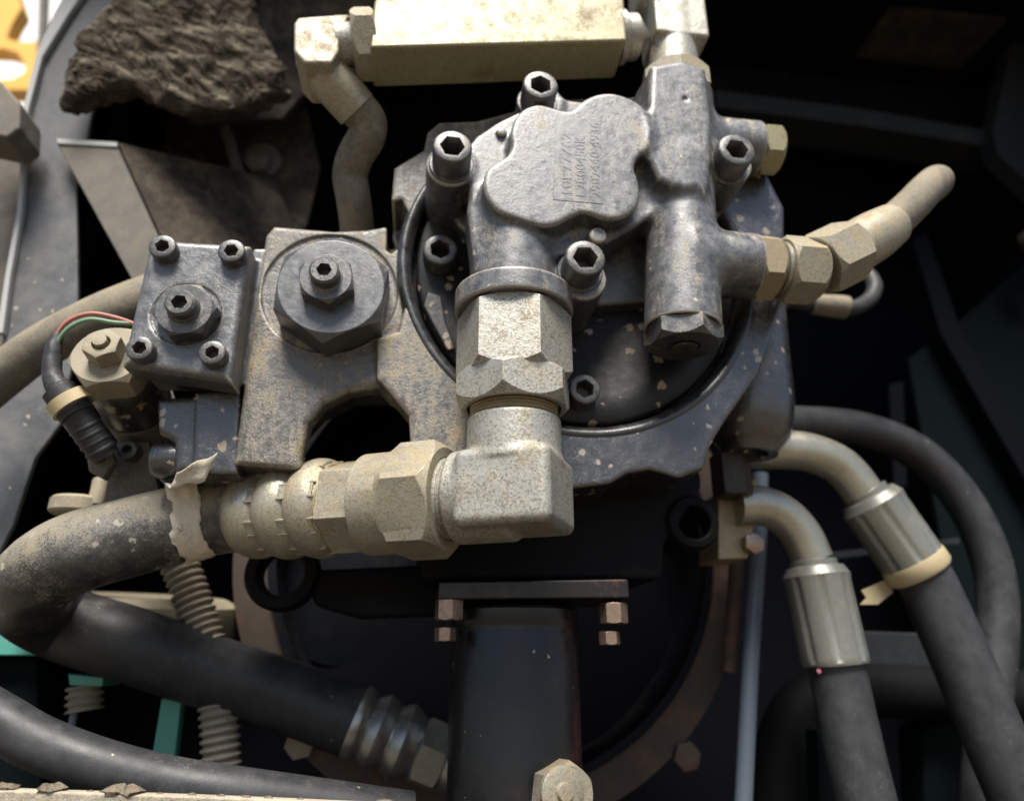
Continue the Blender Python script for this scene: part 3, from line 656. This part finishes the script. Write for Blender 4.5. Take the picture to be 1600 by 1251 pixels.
# loose tail standing off the top
e_ = [i * (nA + 1) + nA for i in range(nS + 1)]; base = np.array([tv_[k] for k in e_])
for s_ in (1, 2, 3, 4):
    for i in range(nS + 1):
        u = i / nS; w_ = s_ / 4
        tv_.append(P((314 - 52 * u) * (1 - w_) + (340 - 64 * u) * w_, (766 + 4 * u) * (1 - w_) + (707 + 31 * u) * w_ + 2.5 * math.sin(9 * u), 471 - 1.2 * s_ + 2.5 * math.sin(3.5 * w_)))
    b0_ = len(tv_) - (nS + 1)
    for i in range(nS):
        p_ = e_ if s_ == 1 else [b0_ - (nS + 1) + k for k in range(nS + 1)]
        tf_.append([p_[i], p_[i + 1], b0_ + i + 1, b0_ + i])
tp = mk("paper_tape", tv_, tf_, M['paper'], sharp=None)
sm_ = tp.modifiers.new("thickness", 'SOLIDIFY'); sm_.thickness = 0.5 * U
tag(tp, "torn cream paper tape strip wrapped round the thick muddy hose", "tape")

# ================================================================== TOP: check valve bar, tee, left hose elbow
tb = thing("check_valve_bar", "long yellow-plated square metal bar above the gear pump", "valve", P(780, 70, 432))
A, B = P(578, 74, 410), P(980, 63, 410)
ax = nrm(B - A); D0 = 410
def barpt(px, py, D): return P(px, py, D)
v = []
lA, lB = A, np.array([B[0], A[1], A[2]])
w = 40; hgt = 48
vb = boxv((A[0], 410, A[2]), (B[0], 410 + w, A[2] + hgt))
sh = (B[2] - A[2]) / (B[0] - A[0]); vb[0][:, 2] += (vb[0][:, 0] - A[0]) * sh
mk("bar", *vb, M['yzinc'], tb, bevel=2.2)
yc = 410 + w / 2
def bx(x): return np.array([x, yc, A[2] + hgt / 2 + (x - A[0]) * sh])
mk("end_hex", *hexnut(bx(A[0] + 2), (-1, 0, -sh), 27, 18, phase=R(30), c1=1.0), M['zincdust'], tb, bevel=.5)
mk("end_neck", *loft(bx(A[0] - 14), (-1, 0, -sh), [(18, 0), (16, 3), (16, 14), (0, 14)], 40), M['zinc'], tb)
tt = thing("pipe_tee", "plated pipe tee joining the yellow bar to the manifold top", "pipe fitting", P(1045, 60, 436))
tc_ = P(1047, 40, 436); tn = P(1049, 88, 436)
mk("barrel", *loft(bx(B[0] - 2), (1, 0, sh), [(21, 0), (21, 5), (18, 7), (18, 16), (0, 30)], 40), M['zinc'], tt)
g2 = G(*bounds([tc_ + np.array([-30, -30, -68]), tc_ + np.array([34, 30, 80])], 2), 1.1)
zb_ = P(1047, 50, 416)[2]
f = g2.box((tc_[0] + 2, 436, zb_ + 40), (22.5, 20, 40), 2)
f = smin(f, g2.cyl(tn + np.array([0, 0, -30]), tc_ + np.array([2, 0, 20]), 20.5, 20, 1), 2)
f = smin(f, g2.cyl(tc_ + np.array([0, 0, 35]), tc_ + np.array([-29, 0, 35]), 19, 20, 1), 4)
cast("tee_body", g2, f, M['zinc'], tt)
mt = P(1052, 100, 406)[2]
mk("tee_nut", *hexnut((tn[0] + 0, 436, mt - 5), (0, 0, 1), 29.5, 22, phase=R(20), c0=.3, c1=1.1), M['zincdust'], tt, bevel=.5)
tq = thing("return_hose", "dusty hose with square plated elbow hanging left of the yellow bar", "hose", P(540, 200, 470))
nx = bx(A[0] - 30); rq = P(494, 72, 415)
g2 = G(*bounds([P(450, 15, 425) + np.array([0, -30, 0]), P(545, 140, 425) + np.array([0, 40, 0])], 8), 1.1)
cB = P(494, 64, 428)
f = g2.ext([(459,36),(466,27),(522,23),(531,34),(529,80),(518,98),(476,98),(459,80)], 416, 458, 1.6)
f = smin(f, g2.cyl(P(496, 88, 437), P(512, 126, 440), 18, 16.5, 1.5), 2)
f = smin(f, g2.cyl(P(525, 58, 436), P(548, 58, 434), 15, 15, 1), 2)
cast("elbow_block", g2, f, M['zincdust'], tq)
mk("sleeve", *tube([P(505, 112, 438), P(530, 140, 446), P(558, 172, 456)], [17, 17.5, 17], 28, 6), M['zincdust'], tq)
mk("hose", *tube([P(548, 160, 452), P(573, 188, 462), P(572, 215, 470), P(556, 243, 480), P(547, 275, 492), P(553, 315, 500), P(558, 370, 520), P(550, 420, 540)], [15.5, 15.2, 14.8, 14.4, 14.2, 14, 14, 14], 28, 10), M['rubber_tan'], tq)

# ================================================================== RIGHT HOSE
tr = thing("side_hose", "tan dust-covered hose with hex fittings curving up from the right port", "hose", P(1300, 400, 440))
zx = p1[2]
mk("port_adapter", *hexnut((p1[0] - 1, MD, zx), (1, 0, 0), 25.5, 17, phase=R(8), c1=0.9), M['brass'], tr, bevel=.5)
mk("adapter_neck", *loft((p1[0] + 15, MD, zx), (1, 0, 0), [(17, 0), (17, 4), (19.5, 5), (19.5, 9), (17, 12), (17, 16)], 40), M['pipe'], tr)
e0 = P(1222, 423, MD); e1x = P(1288, 424, MD - 2)
dA = nrm(np.array([1, 0.05, 0.02]))
n0 = np.array([p1[0] + 22, MD, zx])
mk("swivel_nut", *hexnut(n0, dA, 25.5, 28, phase=R(20), c0=1.0, c1=1.4), M['zincdust'], tr, bevel=1.0)
k0 = P(1282, 413, MD - 2); k1 = P(1338, 386, MD - 2); k2 = P(1392, 352, MD)
dB = nrm(k1 - k0)
mk("elbow_hex", *hexnut(k0 - dB * 2, dB, 25, np.linalg.norm(k1 - k0) - 2, phase=R(5), c0=1.2, c1=1.0), M['zincdust'], tr, bevel=.8)
mk("sleeve", *tube([k1 - dB * 4, (k1 + k2) / 2, k2], [20, 19.5, 17], 32, 6), M['zincdust'], tr)
mk("hose", *tube([k2 - nrm(k2 - k1) * 6, P(1420, 325, MD + 2), P(1446, 298, MD + 8), P(1461, 284, MD + 22), P(1463, 287, MD + 48), P(1458, 294, MD + 80), P(1452, 300, MD + 110)], [14.2, 14, 13.8, 13.6, 13.5, 13.5, 13.5], 28, 10), M['rubber_tan'], tr)
# small loop behind
tl = thing("thin_hose_loop", "thin dark looped hose with a joint behind the right fittings", "hose", P(1320, 460, 560))
mk("hose", *tube([P(1230, 470, 560), P(1290, 478, 560), P(1330, 482, 560), P(1358, 468, 565), P(1366, 446, 570), P(1350, 425, 580), P(1310, 420, 590)], 7.5, 20, 8), M['rubber'], tl)
mk("joint", *tube([P(1268, 475, 560), P(1310, 479, 560), P(1322, 481, 560)], [9.5, 11, 11], 24, 4), M['rubber_tan'], tl)

# ================================================================== BELOW: drive tube, flange, bolts, guard ring
td = thing("drive_tube", "vertical black tube below the pump with plated fitting near its foot", "tube", P(815, 1200, 520))
ct = P(815, 945, 505); cr = 104 * S(815, 1000, 520)
mk("tube", *loft((ct[0], 545, ct[2]), (0, 0, -1), [(0, 0), (cr - 2, 0), (cr, 2), (cr, 12), (cr - .5, 14), (cr, 16), (cr, 330), (0, 330)], 64), M['tubeblack'], td)
bo = P(835, 1222, 500)
mk("boss", *loft(P(850, 1232, 530), (0.25, -1, 0.1), [(0, -30), (20, -30), (20, 8), (18, 16), (12, 18), (0, 18)], 36), M['tubeblack'], td)
mk("elbow_cap", *hexnut(P(868, 1238, 505), (0.35, -1, 0.05), 20, 18, phase=0.4, c1=1.3), M['zincdust'], td, bevel=1)
mk("cap_disc", *loft(P(876, 1236, 487), (0.35, -1, 0.05), [(15, 0), (15, 3), (13, 4), (6, 4.5), (5, 7), (0, 7.5)], 32), M['zincdust'], td)
tf = thing("flange_plate", "dark red-brown mounting plate on top of the vertical tube", "plate", P(830, 920, 540))
mk("plate", *prism([(686,908),(982,904),(984,934),(684,936)], 500, 600), M['maroon'], tf, bevel=1.5)
for i, (x, y) in enumerate(((702, 936), (958, 942))):
    b = hexnut(P(x, y, 510), (0, 0, -1), 10, 14, phase=.3 + i); n_ = hexnut(P(x - 6, y + 44, 512), (0, 0, -1), 7.5, 9, phase=.1 + i)
    bo = mk("bolt", *b, M['copper'], tf, bevel=.4); mk("nut", *n_, M['copper'], bo, bevel=.4)
gc = P(778, 850, 690); gs = S(778, 900, 690)
tgr = thing("guard_ring", "big rusty brown round rim behind the vertical tube", "rim", gc)
Ro, Ri = 402 * gs, 352 * gs
mk("rim", *loft(gc, (0, 1, 0), [(Ri, 40), (Ri, 0), (Ro, 0), (Ro, 40)], 120), M['rusty'], tgr)
mk("rim_lip", *loft(gc, (0, 1, 0), [(Ri - 1, 60), (Ri - 10, 60), (Ri - 9, -6), (Ri - 1, -6), (Ri - 1, 60)], 120), M['dark'], tgr)
mk("rim_back", *loft(gc + np.array([0, 58, 0]), (0, 1, 0), [(0, 0), (Ri - 2, 0), (Ri - 2, 4), (0, 4)], 90), M['darker'], tgr)
for x, y in ((1070, 1180), (470, 1160)):
    mk("rim_bolt", *hexnut(P(x, y, 689), FRONT, 13, 8, phase=.2), M['rusty'] if x > 800 else M['tanplate'], tgr, bevel=.4)
inn = P(520, 1000, 660)
mk("inner_drum", *loft(P(545, 900, 740) , (0.1, -1, 0), [(0, 0), (50, 0), (85, -8), (92, -30), (0, -30)], 48), M['dark'], tgr)

# ================================================================== RIGHT LOWER: pipes and hoses
tn_ = thing("port_block", "brown plated flange block with a small bolt under the drum", "block", P(1150, 830, 580))
mk("block", *prism([(1122,770),(1184,745),(1186,790),(1170,872),(1122,874)], 575, 620), M['brass'], tn_, bevel=2)
mk("bolt", *hexnut(P(1172, 851, 575), FRONT, 9, 10, phase=.4), M['copper'], tn_, bevel=.4)
def pipehose(label, pipe, slv, hose, rpipe, rs, rh, ring=False):
    t = thing("crimped_hose", label, "hose", slv[0], "crimped hoses at the lower right")
    mk("pipe", *tube(pipe, rpipe, 32, 10), M['pipe'], t)
    a, b = np.asarray(slv[0]), np.asarray(slv[1]); d = nrm(b - a); L = np.linalg.norm(b - a)
    k = np.arange(96) * 2 * math.pi / 96; fl = rs * (1 - 0.06 * (np.cos(8 * k) < -0.55)); 
    mk("sleeve", *loft(a, d, [(rpipe, -6), (rpipe * 1.12, -5), (rpipe * 1.12, -1), (rs * 0.88, 0), (rs * .98, 5), (rs * 1.03, 7), (fl, 14), (fl, L - 6), (rs, L - 2), (rs * .97, L), (rh * .9, L)], 96), M['sleeve'], t)
    mk("hose", *tube([b - d * 6] + hose, rh, 36, 10), M['rubber'], t)
    return t, a, b, d
t1, a1, b1, d1_ = pipehose("black hose with grey crimp sleeve and a cream clip ring, upper one at right",
    [P(1150, 700, 575), P(1200, 702, 575), P(1260, 706, 575), P(1312, 728, 575), P(1350, 772, 575), P(1360, 790, 575)],
    (P(1356, 776, 575), P(1428, 880, 575)), [P(1450, 915, 575), P(1510, 1050, 570), P(1570, 1190, 565), P(1640, 1350, 560)], 17.5, 27, 23.5)
mk("sleeve_clip", *loft(b1 - d1_ * 4, d1_, [(23.6, 0), (27.5, 0), (28, 2), (28, 11), (26, 14), (23.6, 14), (23.6, 0)], 48), M['cream'], t1)
t2, a2, b2, d2_ = pipehose("black hose with yellowish crimp sleeve and pink paint mark, lower one at right",
    [P(1150, 790, 570), P(1190, 790, 570), P(1225, 806, 570), P(1252, 836, 570), P(1270, 875, 570)],
    (P(1272, 886, 570), P(1306, 1038, 570)), [P(1312, 1066, 570), P(1336, 1180, 565), P(1372, 1330, 560)], 17, 26, 22)
mk("paint_mark", *loft(P(1280, 1048, 549), (-.25, -1, 0.1), [(0, 0), (1.7, -.2), (1.9, -1.5), (0, -2)], 12), M['pink'], t2)
fl = slab([P(1346, 922, 590), P(1388, 903, 590), P(1396, 925, 590), P(1372, 944, 590), P(1344, 944, 590), P(1354, 934, 590)], 1.0)
tag(mk("paper_flag", *fl, M['cream'], bevel=.2), "torn cream paper flag between the two crimped hoses", "tag")
lh = tube([P(1150, 660, 640), P(1250, 662, 640), P(1350, 672, 640), P(1440, 712, 640), P(1510, 790, 640), P(1552, 890, 640), P(1558, 1000, 640), P(1545, 1120, 640), P(1530, 1330, 640)], 18, 32, 10)
tag(mk("looping_hose", *lh, M['rubber']), "plain black hose arching over the crimped hoses at the right", "hose")
tag(mk("blue_rod", *tube([P(1188, 740, 640), P(1185, 850, 640), P(1172, 1050, 640), P(1158, 1330, 640)], 7.5, 20, 6), M['bluerod']), "slim blue-grey rod standing right of the rusty rim", "rod")
tag(mk("brown_rod", *tube([P(1152, 850, 660), P(1146, 960, 660), P(1138, 1050, 660)], 7, 20, 6), M['rusty']), "brown rod beside the slim blue rod", "rod")
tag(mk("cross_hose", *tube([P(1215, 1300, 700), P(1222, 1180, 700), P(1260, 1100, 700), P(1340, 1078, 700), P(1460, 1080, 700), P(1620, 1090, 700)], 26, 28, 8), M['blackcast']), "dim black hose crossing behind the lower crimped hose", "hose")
tag(mk("cross_beam", *prism([(1330,985),(1480,990),(1480,1050),(1330,1050)], 690, 740), M['beam'], bevel=2), "dim grey cross beam behind the two crimped hoses", "beam")
tag(mk("cross_strip", *prism([(1300,862),(1500,840),(1500,850),(1300,874)], 690, 700), M['beam'], bevel=1), "narrow dim strip behind the upper crimped hose", "strip")
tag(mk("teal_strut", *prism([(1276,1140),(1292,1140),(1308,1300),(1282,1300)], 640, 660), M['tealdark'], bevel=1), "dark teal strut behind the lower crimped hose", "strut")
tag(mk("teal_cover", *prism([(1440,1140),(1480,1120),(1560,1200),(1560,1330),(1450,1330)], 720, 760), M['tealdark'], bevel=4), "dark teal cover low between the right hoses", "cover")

# ================================================================== LEFT SIDE: solenoid, wires, bracket, back hose
tsn = thing("solenoid_valve", "tan capped black solenoid left of the cover plate", "solenoid", P(190, 600, 500))
s0, s1 = P(170, 556, 474), P(236, 668, 565); sd = nrm(s1 - s0)
mk("hex_cap", *hexnut(s0 + sd * 20, -sd, 27, 22, phase=.2, c1=1.0), M['tanplate'], tsn, bevel=.8)
mk("terminal_nut", *hexnut(s0 - sd * 2, -sd, 12.5, 13, hole=6, hd=6, phase=.5), M['tanplate'], tsn, bevel=.5)
mk("terminal_pin", *loft(s0 - sd * 6, -sd, [(4.5, 0), (4.5, 12), (0, 13)], 20), M['tanplate'], tsn)
mk("coil_body", *tube([s0 + sd * 18, (s0 + s1) / 2 + sd * 8, s1 + sd * 12], [24, 25, 23], 36, 6), M['gloss'], tsn)
mk("coil_band", *tube([(s0 + s1) / 2 + sd * 14, s1 + sd * 6], [25.8, 24.6], 36, 4), M['bracket'], tsn)
tw = thing("wire_harness", "taped cable with red and green wires and a black connector", "cable", P(110, 600, 500))
mk("wire", *tube([P(215, 508, 485), P(180, 496, 482), P(140, 490, 480), P(105, 503, 480), P(86, 530, 482), P(84, 560, 484)], 1.5, 12, 8), M['wire_red'], tw)
mk("wire", *tube([P(215, 506, 486), P(180, 504, 481), P(140, 499, 478), P(108, 512, 478), P(90, 535, 480), P(87, 560, 482)], 1.5, 12, 8), M['wire_green'], tw)
mk("taped_sleeve", *tube([P(90, 522, 482), P(83, 550, 482), P(82, 585, 482), P(92, 606, 482), P(106, 622, 482)], [3.5, 5.5, 6.3, 8, 9.5], 20, 8, wob=.14), M['rubber'], tw)
mk("plug", *tube([P(92, 610, 482), P(122, 650, 486)], [11, 11.5], 24, 4), M['rubber'], tw)
cdir = nrm(P(122, 640, 486) - P(95, 605, 482))
mk("clip_ring", *loft(P(106, 622, 481), cdir, [(12.5, 0), (14.8, 0), (14.8, 8), (12.5, 8), (12.5, 0)], 32), M['cream'], tw)
mk("socket_housing", *tube([P(118, 645, 486), P(150, 690, 496), P(165, 712, 502)], [10.5, 10, 9], 24, 5), M['rubber'], tw)
mk("ribbed_boot", *tube([P(132, 664, 490), P(160, 704, 500)], 10.2, 24, 6, rib=(6, 0.7)), M['rubber'], tw)
tag(mk("back_hose", *tube([P(-60, 640, 560), P(0, 590, 560), P(60, 545, 555), P(130, 508, 555), P(200, 478, 560), P(300, 440, 580)], [17, 17, 17, 18, 19, 19], 30, 8), M['rubber_tan']), "dusty grey hose passing behind the cover plate at far left", "hose")
tbk = thing("mount_bracket", "grey bracket plates and screws low beside the solenoid", "bracket", P(190, 730, 530))
mk("plate", *prism([(176,690),(232,690),(250,780),(230,800),(160,800)], 540, 548), M['bracket'], tbk, bevel=.8)
mk("ear", *prism([(132,700),(168,690),(178,720),(160,748),(138,736)], 520, 530), M['bracket'], tbk, bevel=1.5)
capscrew(tbk, 198, 702, 528, 15, hh=1.8, washer=False, soc=.5)
capscrew(tbk, 147, 708, 512, 13, hh=1.2, washer=False, soc=.5)
tag(mk("round_cap", *loft(P(124, 800, 600), (0, 0, 1), [(0, -2), (20, -2), (22, 0), (22, 9), (20, 11), (0, 11)], 36), M['tanplate']), "tan round cap above the muddy hose", "cap")
tag(mk("small_stud", *loft(P(152, 778, 590), (0, 0, 1), [(0, -5), (6, -5), (6, 14), (5, 16), (0, 16)], 24), M['tanplate']), "small tan stud beside the round cap", "stud")
tag(mk("tan_pulley", *loft(P(215, 985, 700), (0.05, -.1, 1), [(0, -14), (70, -14), (80, -10), (86, 0), (84, 24), (70, 30), (0, 30)], 60), M['tanplate']), "blurred tan round pulley behind the hose loop", "pulley")
tag(mk("corrugated_conduit", *tube([P(270, 860, 640), P(290, 905, 640), P(312, 970, 640), P(332, 1040, 640), P(342, 1120, 640), P(346, 1200, 640)], 14, 28, 10, rib=(6.3, 1.5)), M['conduit']), "tan corrugated conduit running down behind the hose", "conduit")
tag(mk("teal_ledge", *prism([(-60,988),(30,988),(64,1010),(60,1024),(-60,1024)], 640, 700), M['teal'], bevel=1.5), "bright teal ledge at the far left edge", "ledge")
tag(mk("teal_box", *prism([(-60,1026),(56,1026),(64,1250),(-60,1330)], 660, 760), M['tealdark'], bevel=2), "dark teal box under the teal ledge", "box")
tag(mk("teal_bar", *prism([(252,1090),(284,1094),(262,1275),(222,1270)], 660, 672), M['teal'], bevel=1.5), "bright teal flat bar leaning behind the lower hose", "bar")
tsp = thing("spring_mount", "teal nut with coiled spring and rod under the hose", "spring", P(135, 1080, 660))
mk("nut_plate", *prism([(106,1052),(162,1058),(160,1072),(108,1070)], 655, 690), M['teal'], tsp, bevel=1)
mk("spring", *tube([P(133, 1070, 668), P(132, 1110, 668)], 13, 24, 10, rib=(6, 1.6)), M['conduit'], tsp)
mk("rod", *tube([P(117, 1105, 668), P(104, 1180, 668), P(92, 1260, 668)], 3, 12, 6), M['bluerod'], tsp)
tag(mk("lower_hose", *tube([P(-80, 1080, 520), P(0, 1126, 520), P(60, 1160, 520), P(150, 1194, 520), P(260, 1222, 525), P(380, 1240, 530), P(500, 1256, 540), P(640, 1275, 550)], 15.5, 32, 10), M['rubber']), "plain grey-black hose sagging across the lower left corner", "hose")
tag(mk("front_ledge", *prism([(-140,1226),(0,1233),(150,1238),(300,1243),(450,1249),(640,1258),(640,1330),(-140,1330)], 470, 478), M['ledge'], bevel=1.5), "gritty tan sill with crumbs along the bottom left", "sill")
def sillz(x): return P(x, float(np.interp(x, [0, 150, 300, 450, 640], [1233, 1238, 1243, 1249, 1258])), 470)[2] - 0.5
ORD = 'first second third fourth fifth sixth seventh eighth ninth tenth eleventh twelfth'.split(); CX = sorted((8, 78, 180, 202, 300, 345, 385, 420, 600, 250, 140, 470))
for i, (x, s_) in enumerate(((8, 9), (78, 11), (180, 10), (202, 11), (300, 4), (345, 4), (385, 4), (420, 4), (600, 7), (250, 3), (140, 3), (470, 3))):
    c = P(x, 1238, 474); V, Fc = loft((c[0], 474, sillz(x)), (0, 0, 1), [(0, -1), (s_ * .45, 0), (s_ * .5, s_ * .15), (s_ * .3, s_ * .35), (0, s_ * .4)], 9)
    V = V + rng.normal(0, s_ * .05, V.shape); V[:, 0] = c[0] + (V[:, 0] - c[0]) * 1.5
    tag(mk("dirt_crumb", V, Fc, M['mud'], sharp=20), "brown dirt crumb on the gritty sill, %s from the left" % ORD[CX.index(x)], "crumb", "dirt crumbs on the sill")

# ================================================================== UPPER LEFT: side sheet, mud, bracket
ss = prism([(150,-40),(108,20),(66,88),(44,170),(34,330),(16,430),(4,520),(-4,640),(-20,900),(20,820),(55,715),(95,660),(122,520),(120,300),(150,150),(300,-40)], 620, 626)
tag(mk("side_sheet", *ss, M['sheet'], bevel=1.5), "grey painted steel side sheet with chips at the left", "panel")
ed = slab([P(148, -40, 618), P(108, 20, 618), P(66, 88, 618), P(44, 170, 618), P(34, 330, 618), P(16, 430, 618), P(6, 430, 600), P(24, 330, 600), P(36, 165, 600), P(58, 80, 600), P(92, 10, 600), P(120, -40, 600)], 3)
tag(mk("sheet_flange", *prism([(150,-40),(108,20),(66,88),(44,170),(34,330),(16,430),(4,520),(-6,520),(8,425),(26,328),(36,166),(57,82),(84,20),(118,-40)], 612, 619), M['paleedge'], bevel=1.0), "pale rolled edge of the left side sheet", "edge strip")
tag(mk("left_column", *prism([(-80,195),(44,165),(36,330),(18,430),(4,540),(-80,620)], 640, 680), M['bracket'], bevel=3), "dim grey upright behind the rolled edge of the side sheet", "column")
tag(mk("left_casting", *prism([(-60,110),(0,125),(32,160),(30,200),(10,215),(-60,200)], 560, 600), M['bracket'], bevel=3), "blurred grey part at the left margin below the yellow panel", "bracket")
mo = [(200,-30),(150,30),(128,62),(112,95),(106,140),(96,163),(112,175),(140,160),(212,150),(248,168),(300,182),(385,176),(450,152),(425,95),(395,20),(400,-40)]
lo, hi = bounds([P(80, -40, 560), P(470, -40, 620), P(90, 195, 560), P(470, 195, 560)], 6); lo[1] = 548; hi[1] = 622
g2 = G(lo, hi, 1.7)
f = g2.ext([(x, y - 8 if y > 60 else y) for x, y in mo], 572, 596, 9, smooth=2, Dp=580)
def vnoise(g, sc, seed, w=(1, 1, 1)):
    r_ = np.random.default_rng(seed); out = 0
    for o_ in range(4):
        k = r_.normal(size=(7, 3)) * sc * 2 ** o_ * np.array(w); ph = r_.random(7) * 6.28
        out = out + sum(np.sin(k[i, 0] * g.X + k[i, 1] * g.Y + k[i, 2] * g.Z + ph[i]) for i in range(7)) / 7 / 1.7 ** o_
    return out
# lumps and stringy ridges that run down to the right
class Gr: pass
gr = Gr(); gr.X = g2.X * 0.86 - g2.Z * 0.5; gr.Z = g2.X * 0.5 + g2.Z * 0.86; gr.Y = g2.Y
w2 = vnoise(g2, 0.03, 4)
gr.Z = gr.Z + 10 * w2
rid = np.abs(vnoise(gr, 0.085, 11, (0.22, 1, 1.0)))
f = f + 7.5 * rid - 2 + 6 * w2 + 5 * np.abs(vnoise(g2, .075, 21)) - 2 + 1.6 * np.abs(vnoise(g2, .14, 8))
mudo = tag(cast("mud_clump", g2, f, M['mud']), "crusted clump of dry brown mud hanging at the upper left", "mud")
mv = np.zeros(len(mudo.data.vertices) * 3); mudo.data.vertices.foreach_get('co', mv); mn = np.zeros_like(mv); mudo.data.vertices.foreach_get('normal', mn)
mv = mv.reshape(-1, 3) / U + np.array(mudo.location[:]) / U; mn = mn.reshape(-1, 3)
cand = np.where(mn[:, 1] < -0.3)[0]; fib = []
from mathutils.kdtree import KDTree
kd = KDTree(len(cand))
for k, q in enumerate(cand): kd.insert(mv[q], k)
kd.balance()
for k in rng.choice(cand, 260):
    p_ = mv[k].copy(); d_ = nrm(np.array([0.8, 0, -0.5]) + rng.normal(0, 0.35, 3)); ln = []
    for st in range(6):
        q, ix, _ = kd.find(p_); nq = mn[cand[ix]]; ln.append(np.array(q[:]) + nq * (0.5 + 1.4 * math.sin(st * .7) ** 2))
        d_ = nrm(d_ + rng.normal(0, 0.25, 3)); p_ = np.array(q[:]) + d_ * rng.uniform(4, 8)
    fib.append(tube(ln, rng.uniform(0.35, 0.9), 5, 2))
tag(mk("fibres", *merge(*fib), M['mud'], mudo, sharp=None, recalc=False), kind='stuff')
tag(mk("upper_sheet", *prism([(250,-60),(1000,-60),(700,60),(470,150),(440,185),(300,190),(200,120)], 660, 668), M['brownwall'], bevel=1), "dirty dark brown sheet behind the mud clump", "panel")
tab = thing("angle_bracket", "folded tan steel angle bracket below the mud clump", "bracket", P(170, 300, 620))
mk("front_leg", *slab([P(88, 222, 600), P(182, 227, 600), P(262, 400, 600), P(262, 470, 600), P(208, 440, 600)], 4), M['bracket'], tab, bevel=.8)
mk("edge_highlight", *prism([(88,216),(183,222),(183,229),(90,224)], 598, 606), M['paleedge'], tab, bevel=.5)  # pale strip added to paint the highlight along the bracket's top edge
q_ = [P(182, 227, 600), P(262, 400, 600)]
mk("side_leg", *slab([q_[0], q_[1], q_[1] + np.array([110, 120, 40]), q_[0] + np.array([120, 120, 60])], 4), M['brownwall'], tab, bevel=.8)
tpl = thing("rear_plate", "dim brown rear plate with a round washer and bolt", "plate", P(400, 260, 720))
mk("plate", *prism([(270,150),(470,130),(500,260),(480,350),(420,420),(260,420),(240,300)], 730, 738), M['brownwall'], tpl, bevel=1)
mk("rib", *prism([(335,170),(352,170),(392,310),(386,420),(370,420),(376,312)], 700, 730), M['bracket'], tpl, bevel=1)
wb = mk("washer", *loft(P(408, 254, 728), FRONT, [(0, 0), (24, 0), (24, 5), (20, 7), (0, 7)], 40), M['bracket'], tpl)
mk("bolt", *hexnut(P(405, 262, 720), FRONT, 15, 14, phase=.3), M['bracket'], tpl, bevel=.5)
mk("ear", *merge(loft(P(331, 320, 715), FRONT, [(5, -10), (5, 0), (18, 0), (20, -3), (20, -10)], 32)), M['bracket'], tpl)
# far yellow machine seen past the sheet
tym = thing("yellow_machine", "yellow machine body glimpsed at the top left corner", "machine", P(30, 60, 1400))
for poly in ([(-60,-60),(12,-60),(34,12),(20,34),(10,58),(18,64),(52,66),(60,60),(110,60),(110,140),(-60,140),(-60,128),(20,124),(40,112),(38,98),(28,82),(8,76),(-60,72)],):
    mk("body_panel", *prism(poly, 1400, 1440), M['yellow'], tym, smooth=False)
tag(mk("white_sky_wall", *boxv((P(-200, 60, 2400)[0], 2400, -1500), (P(140, 60, 2400)[0], 2440, 3800)), M['white'], smooth=False), "added white wall standing in for the bright sky beyond the yellow machine", "wall")  # white surface added in place of the overexposed sky
mk("guard_post", *prism([(62,-60),(74,-60),(66,120),(56,120)], 1380, 1400), M['bracket'], tym, smooth=False)

# ================================================================== UPPER RIGHT: beams and sheets
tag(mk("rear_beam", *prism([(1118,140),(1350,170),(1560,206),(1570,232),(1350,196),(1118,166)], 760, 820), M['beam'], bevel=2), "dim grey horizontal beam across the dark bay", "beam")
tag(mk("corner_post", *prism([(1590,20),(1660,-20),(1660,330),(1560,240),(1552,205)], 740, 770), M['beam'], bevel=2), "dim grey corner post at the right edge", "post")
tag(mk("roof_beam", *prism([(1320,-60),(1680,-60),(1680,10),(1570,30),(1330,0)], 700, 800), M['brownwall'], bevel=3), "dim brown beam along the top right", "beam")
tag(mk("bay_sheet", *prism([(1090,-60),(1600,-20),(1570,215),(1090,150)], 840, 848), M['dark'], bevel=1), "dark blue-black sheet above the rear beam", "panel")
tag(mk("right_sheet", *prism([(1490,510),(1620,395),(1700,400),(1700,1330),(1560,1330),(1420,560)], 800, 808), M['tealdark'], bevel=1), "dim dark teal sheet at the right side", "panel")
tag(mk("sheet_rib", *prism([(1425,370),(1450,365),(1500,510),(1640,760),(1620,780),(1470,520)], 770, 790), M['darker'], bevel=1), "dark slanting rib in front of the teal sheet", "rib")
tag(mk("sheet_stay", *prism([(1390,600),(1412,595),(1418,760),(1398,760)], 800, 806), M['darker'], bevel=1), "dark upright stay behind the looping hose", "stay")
tag(mk("edge_knob", *loft(P(1605, 380, 740), FRONT, [(0, 0), (14, 0), (16, 3), (15, 12), (0, 16)], 28), M['brownwall']), "dark round knob at the right margin", "knob")
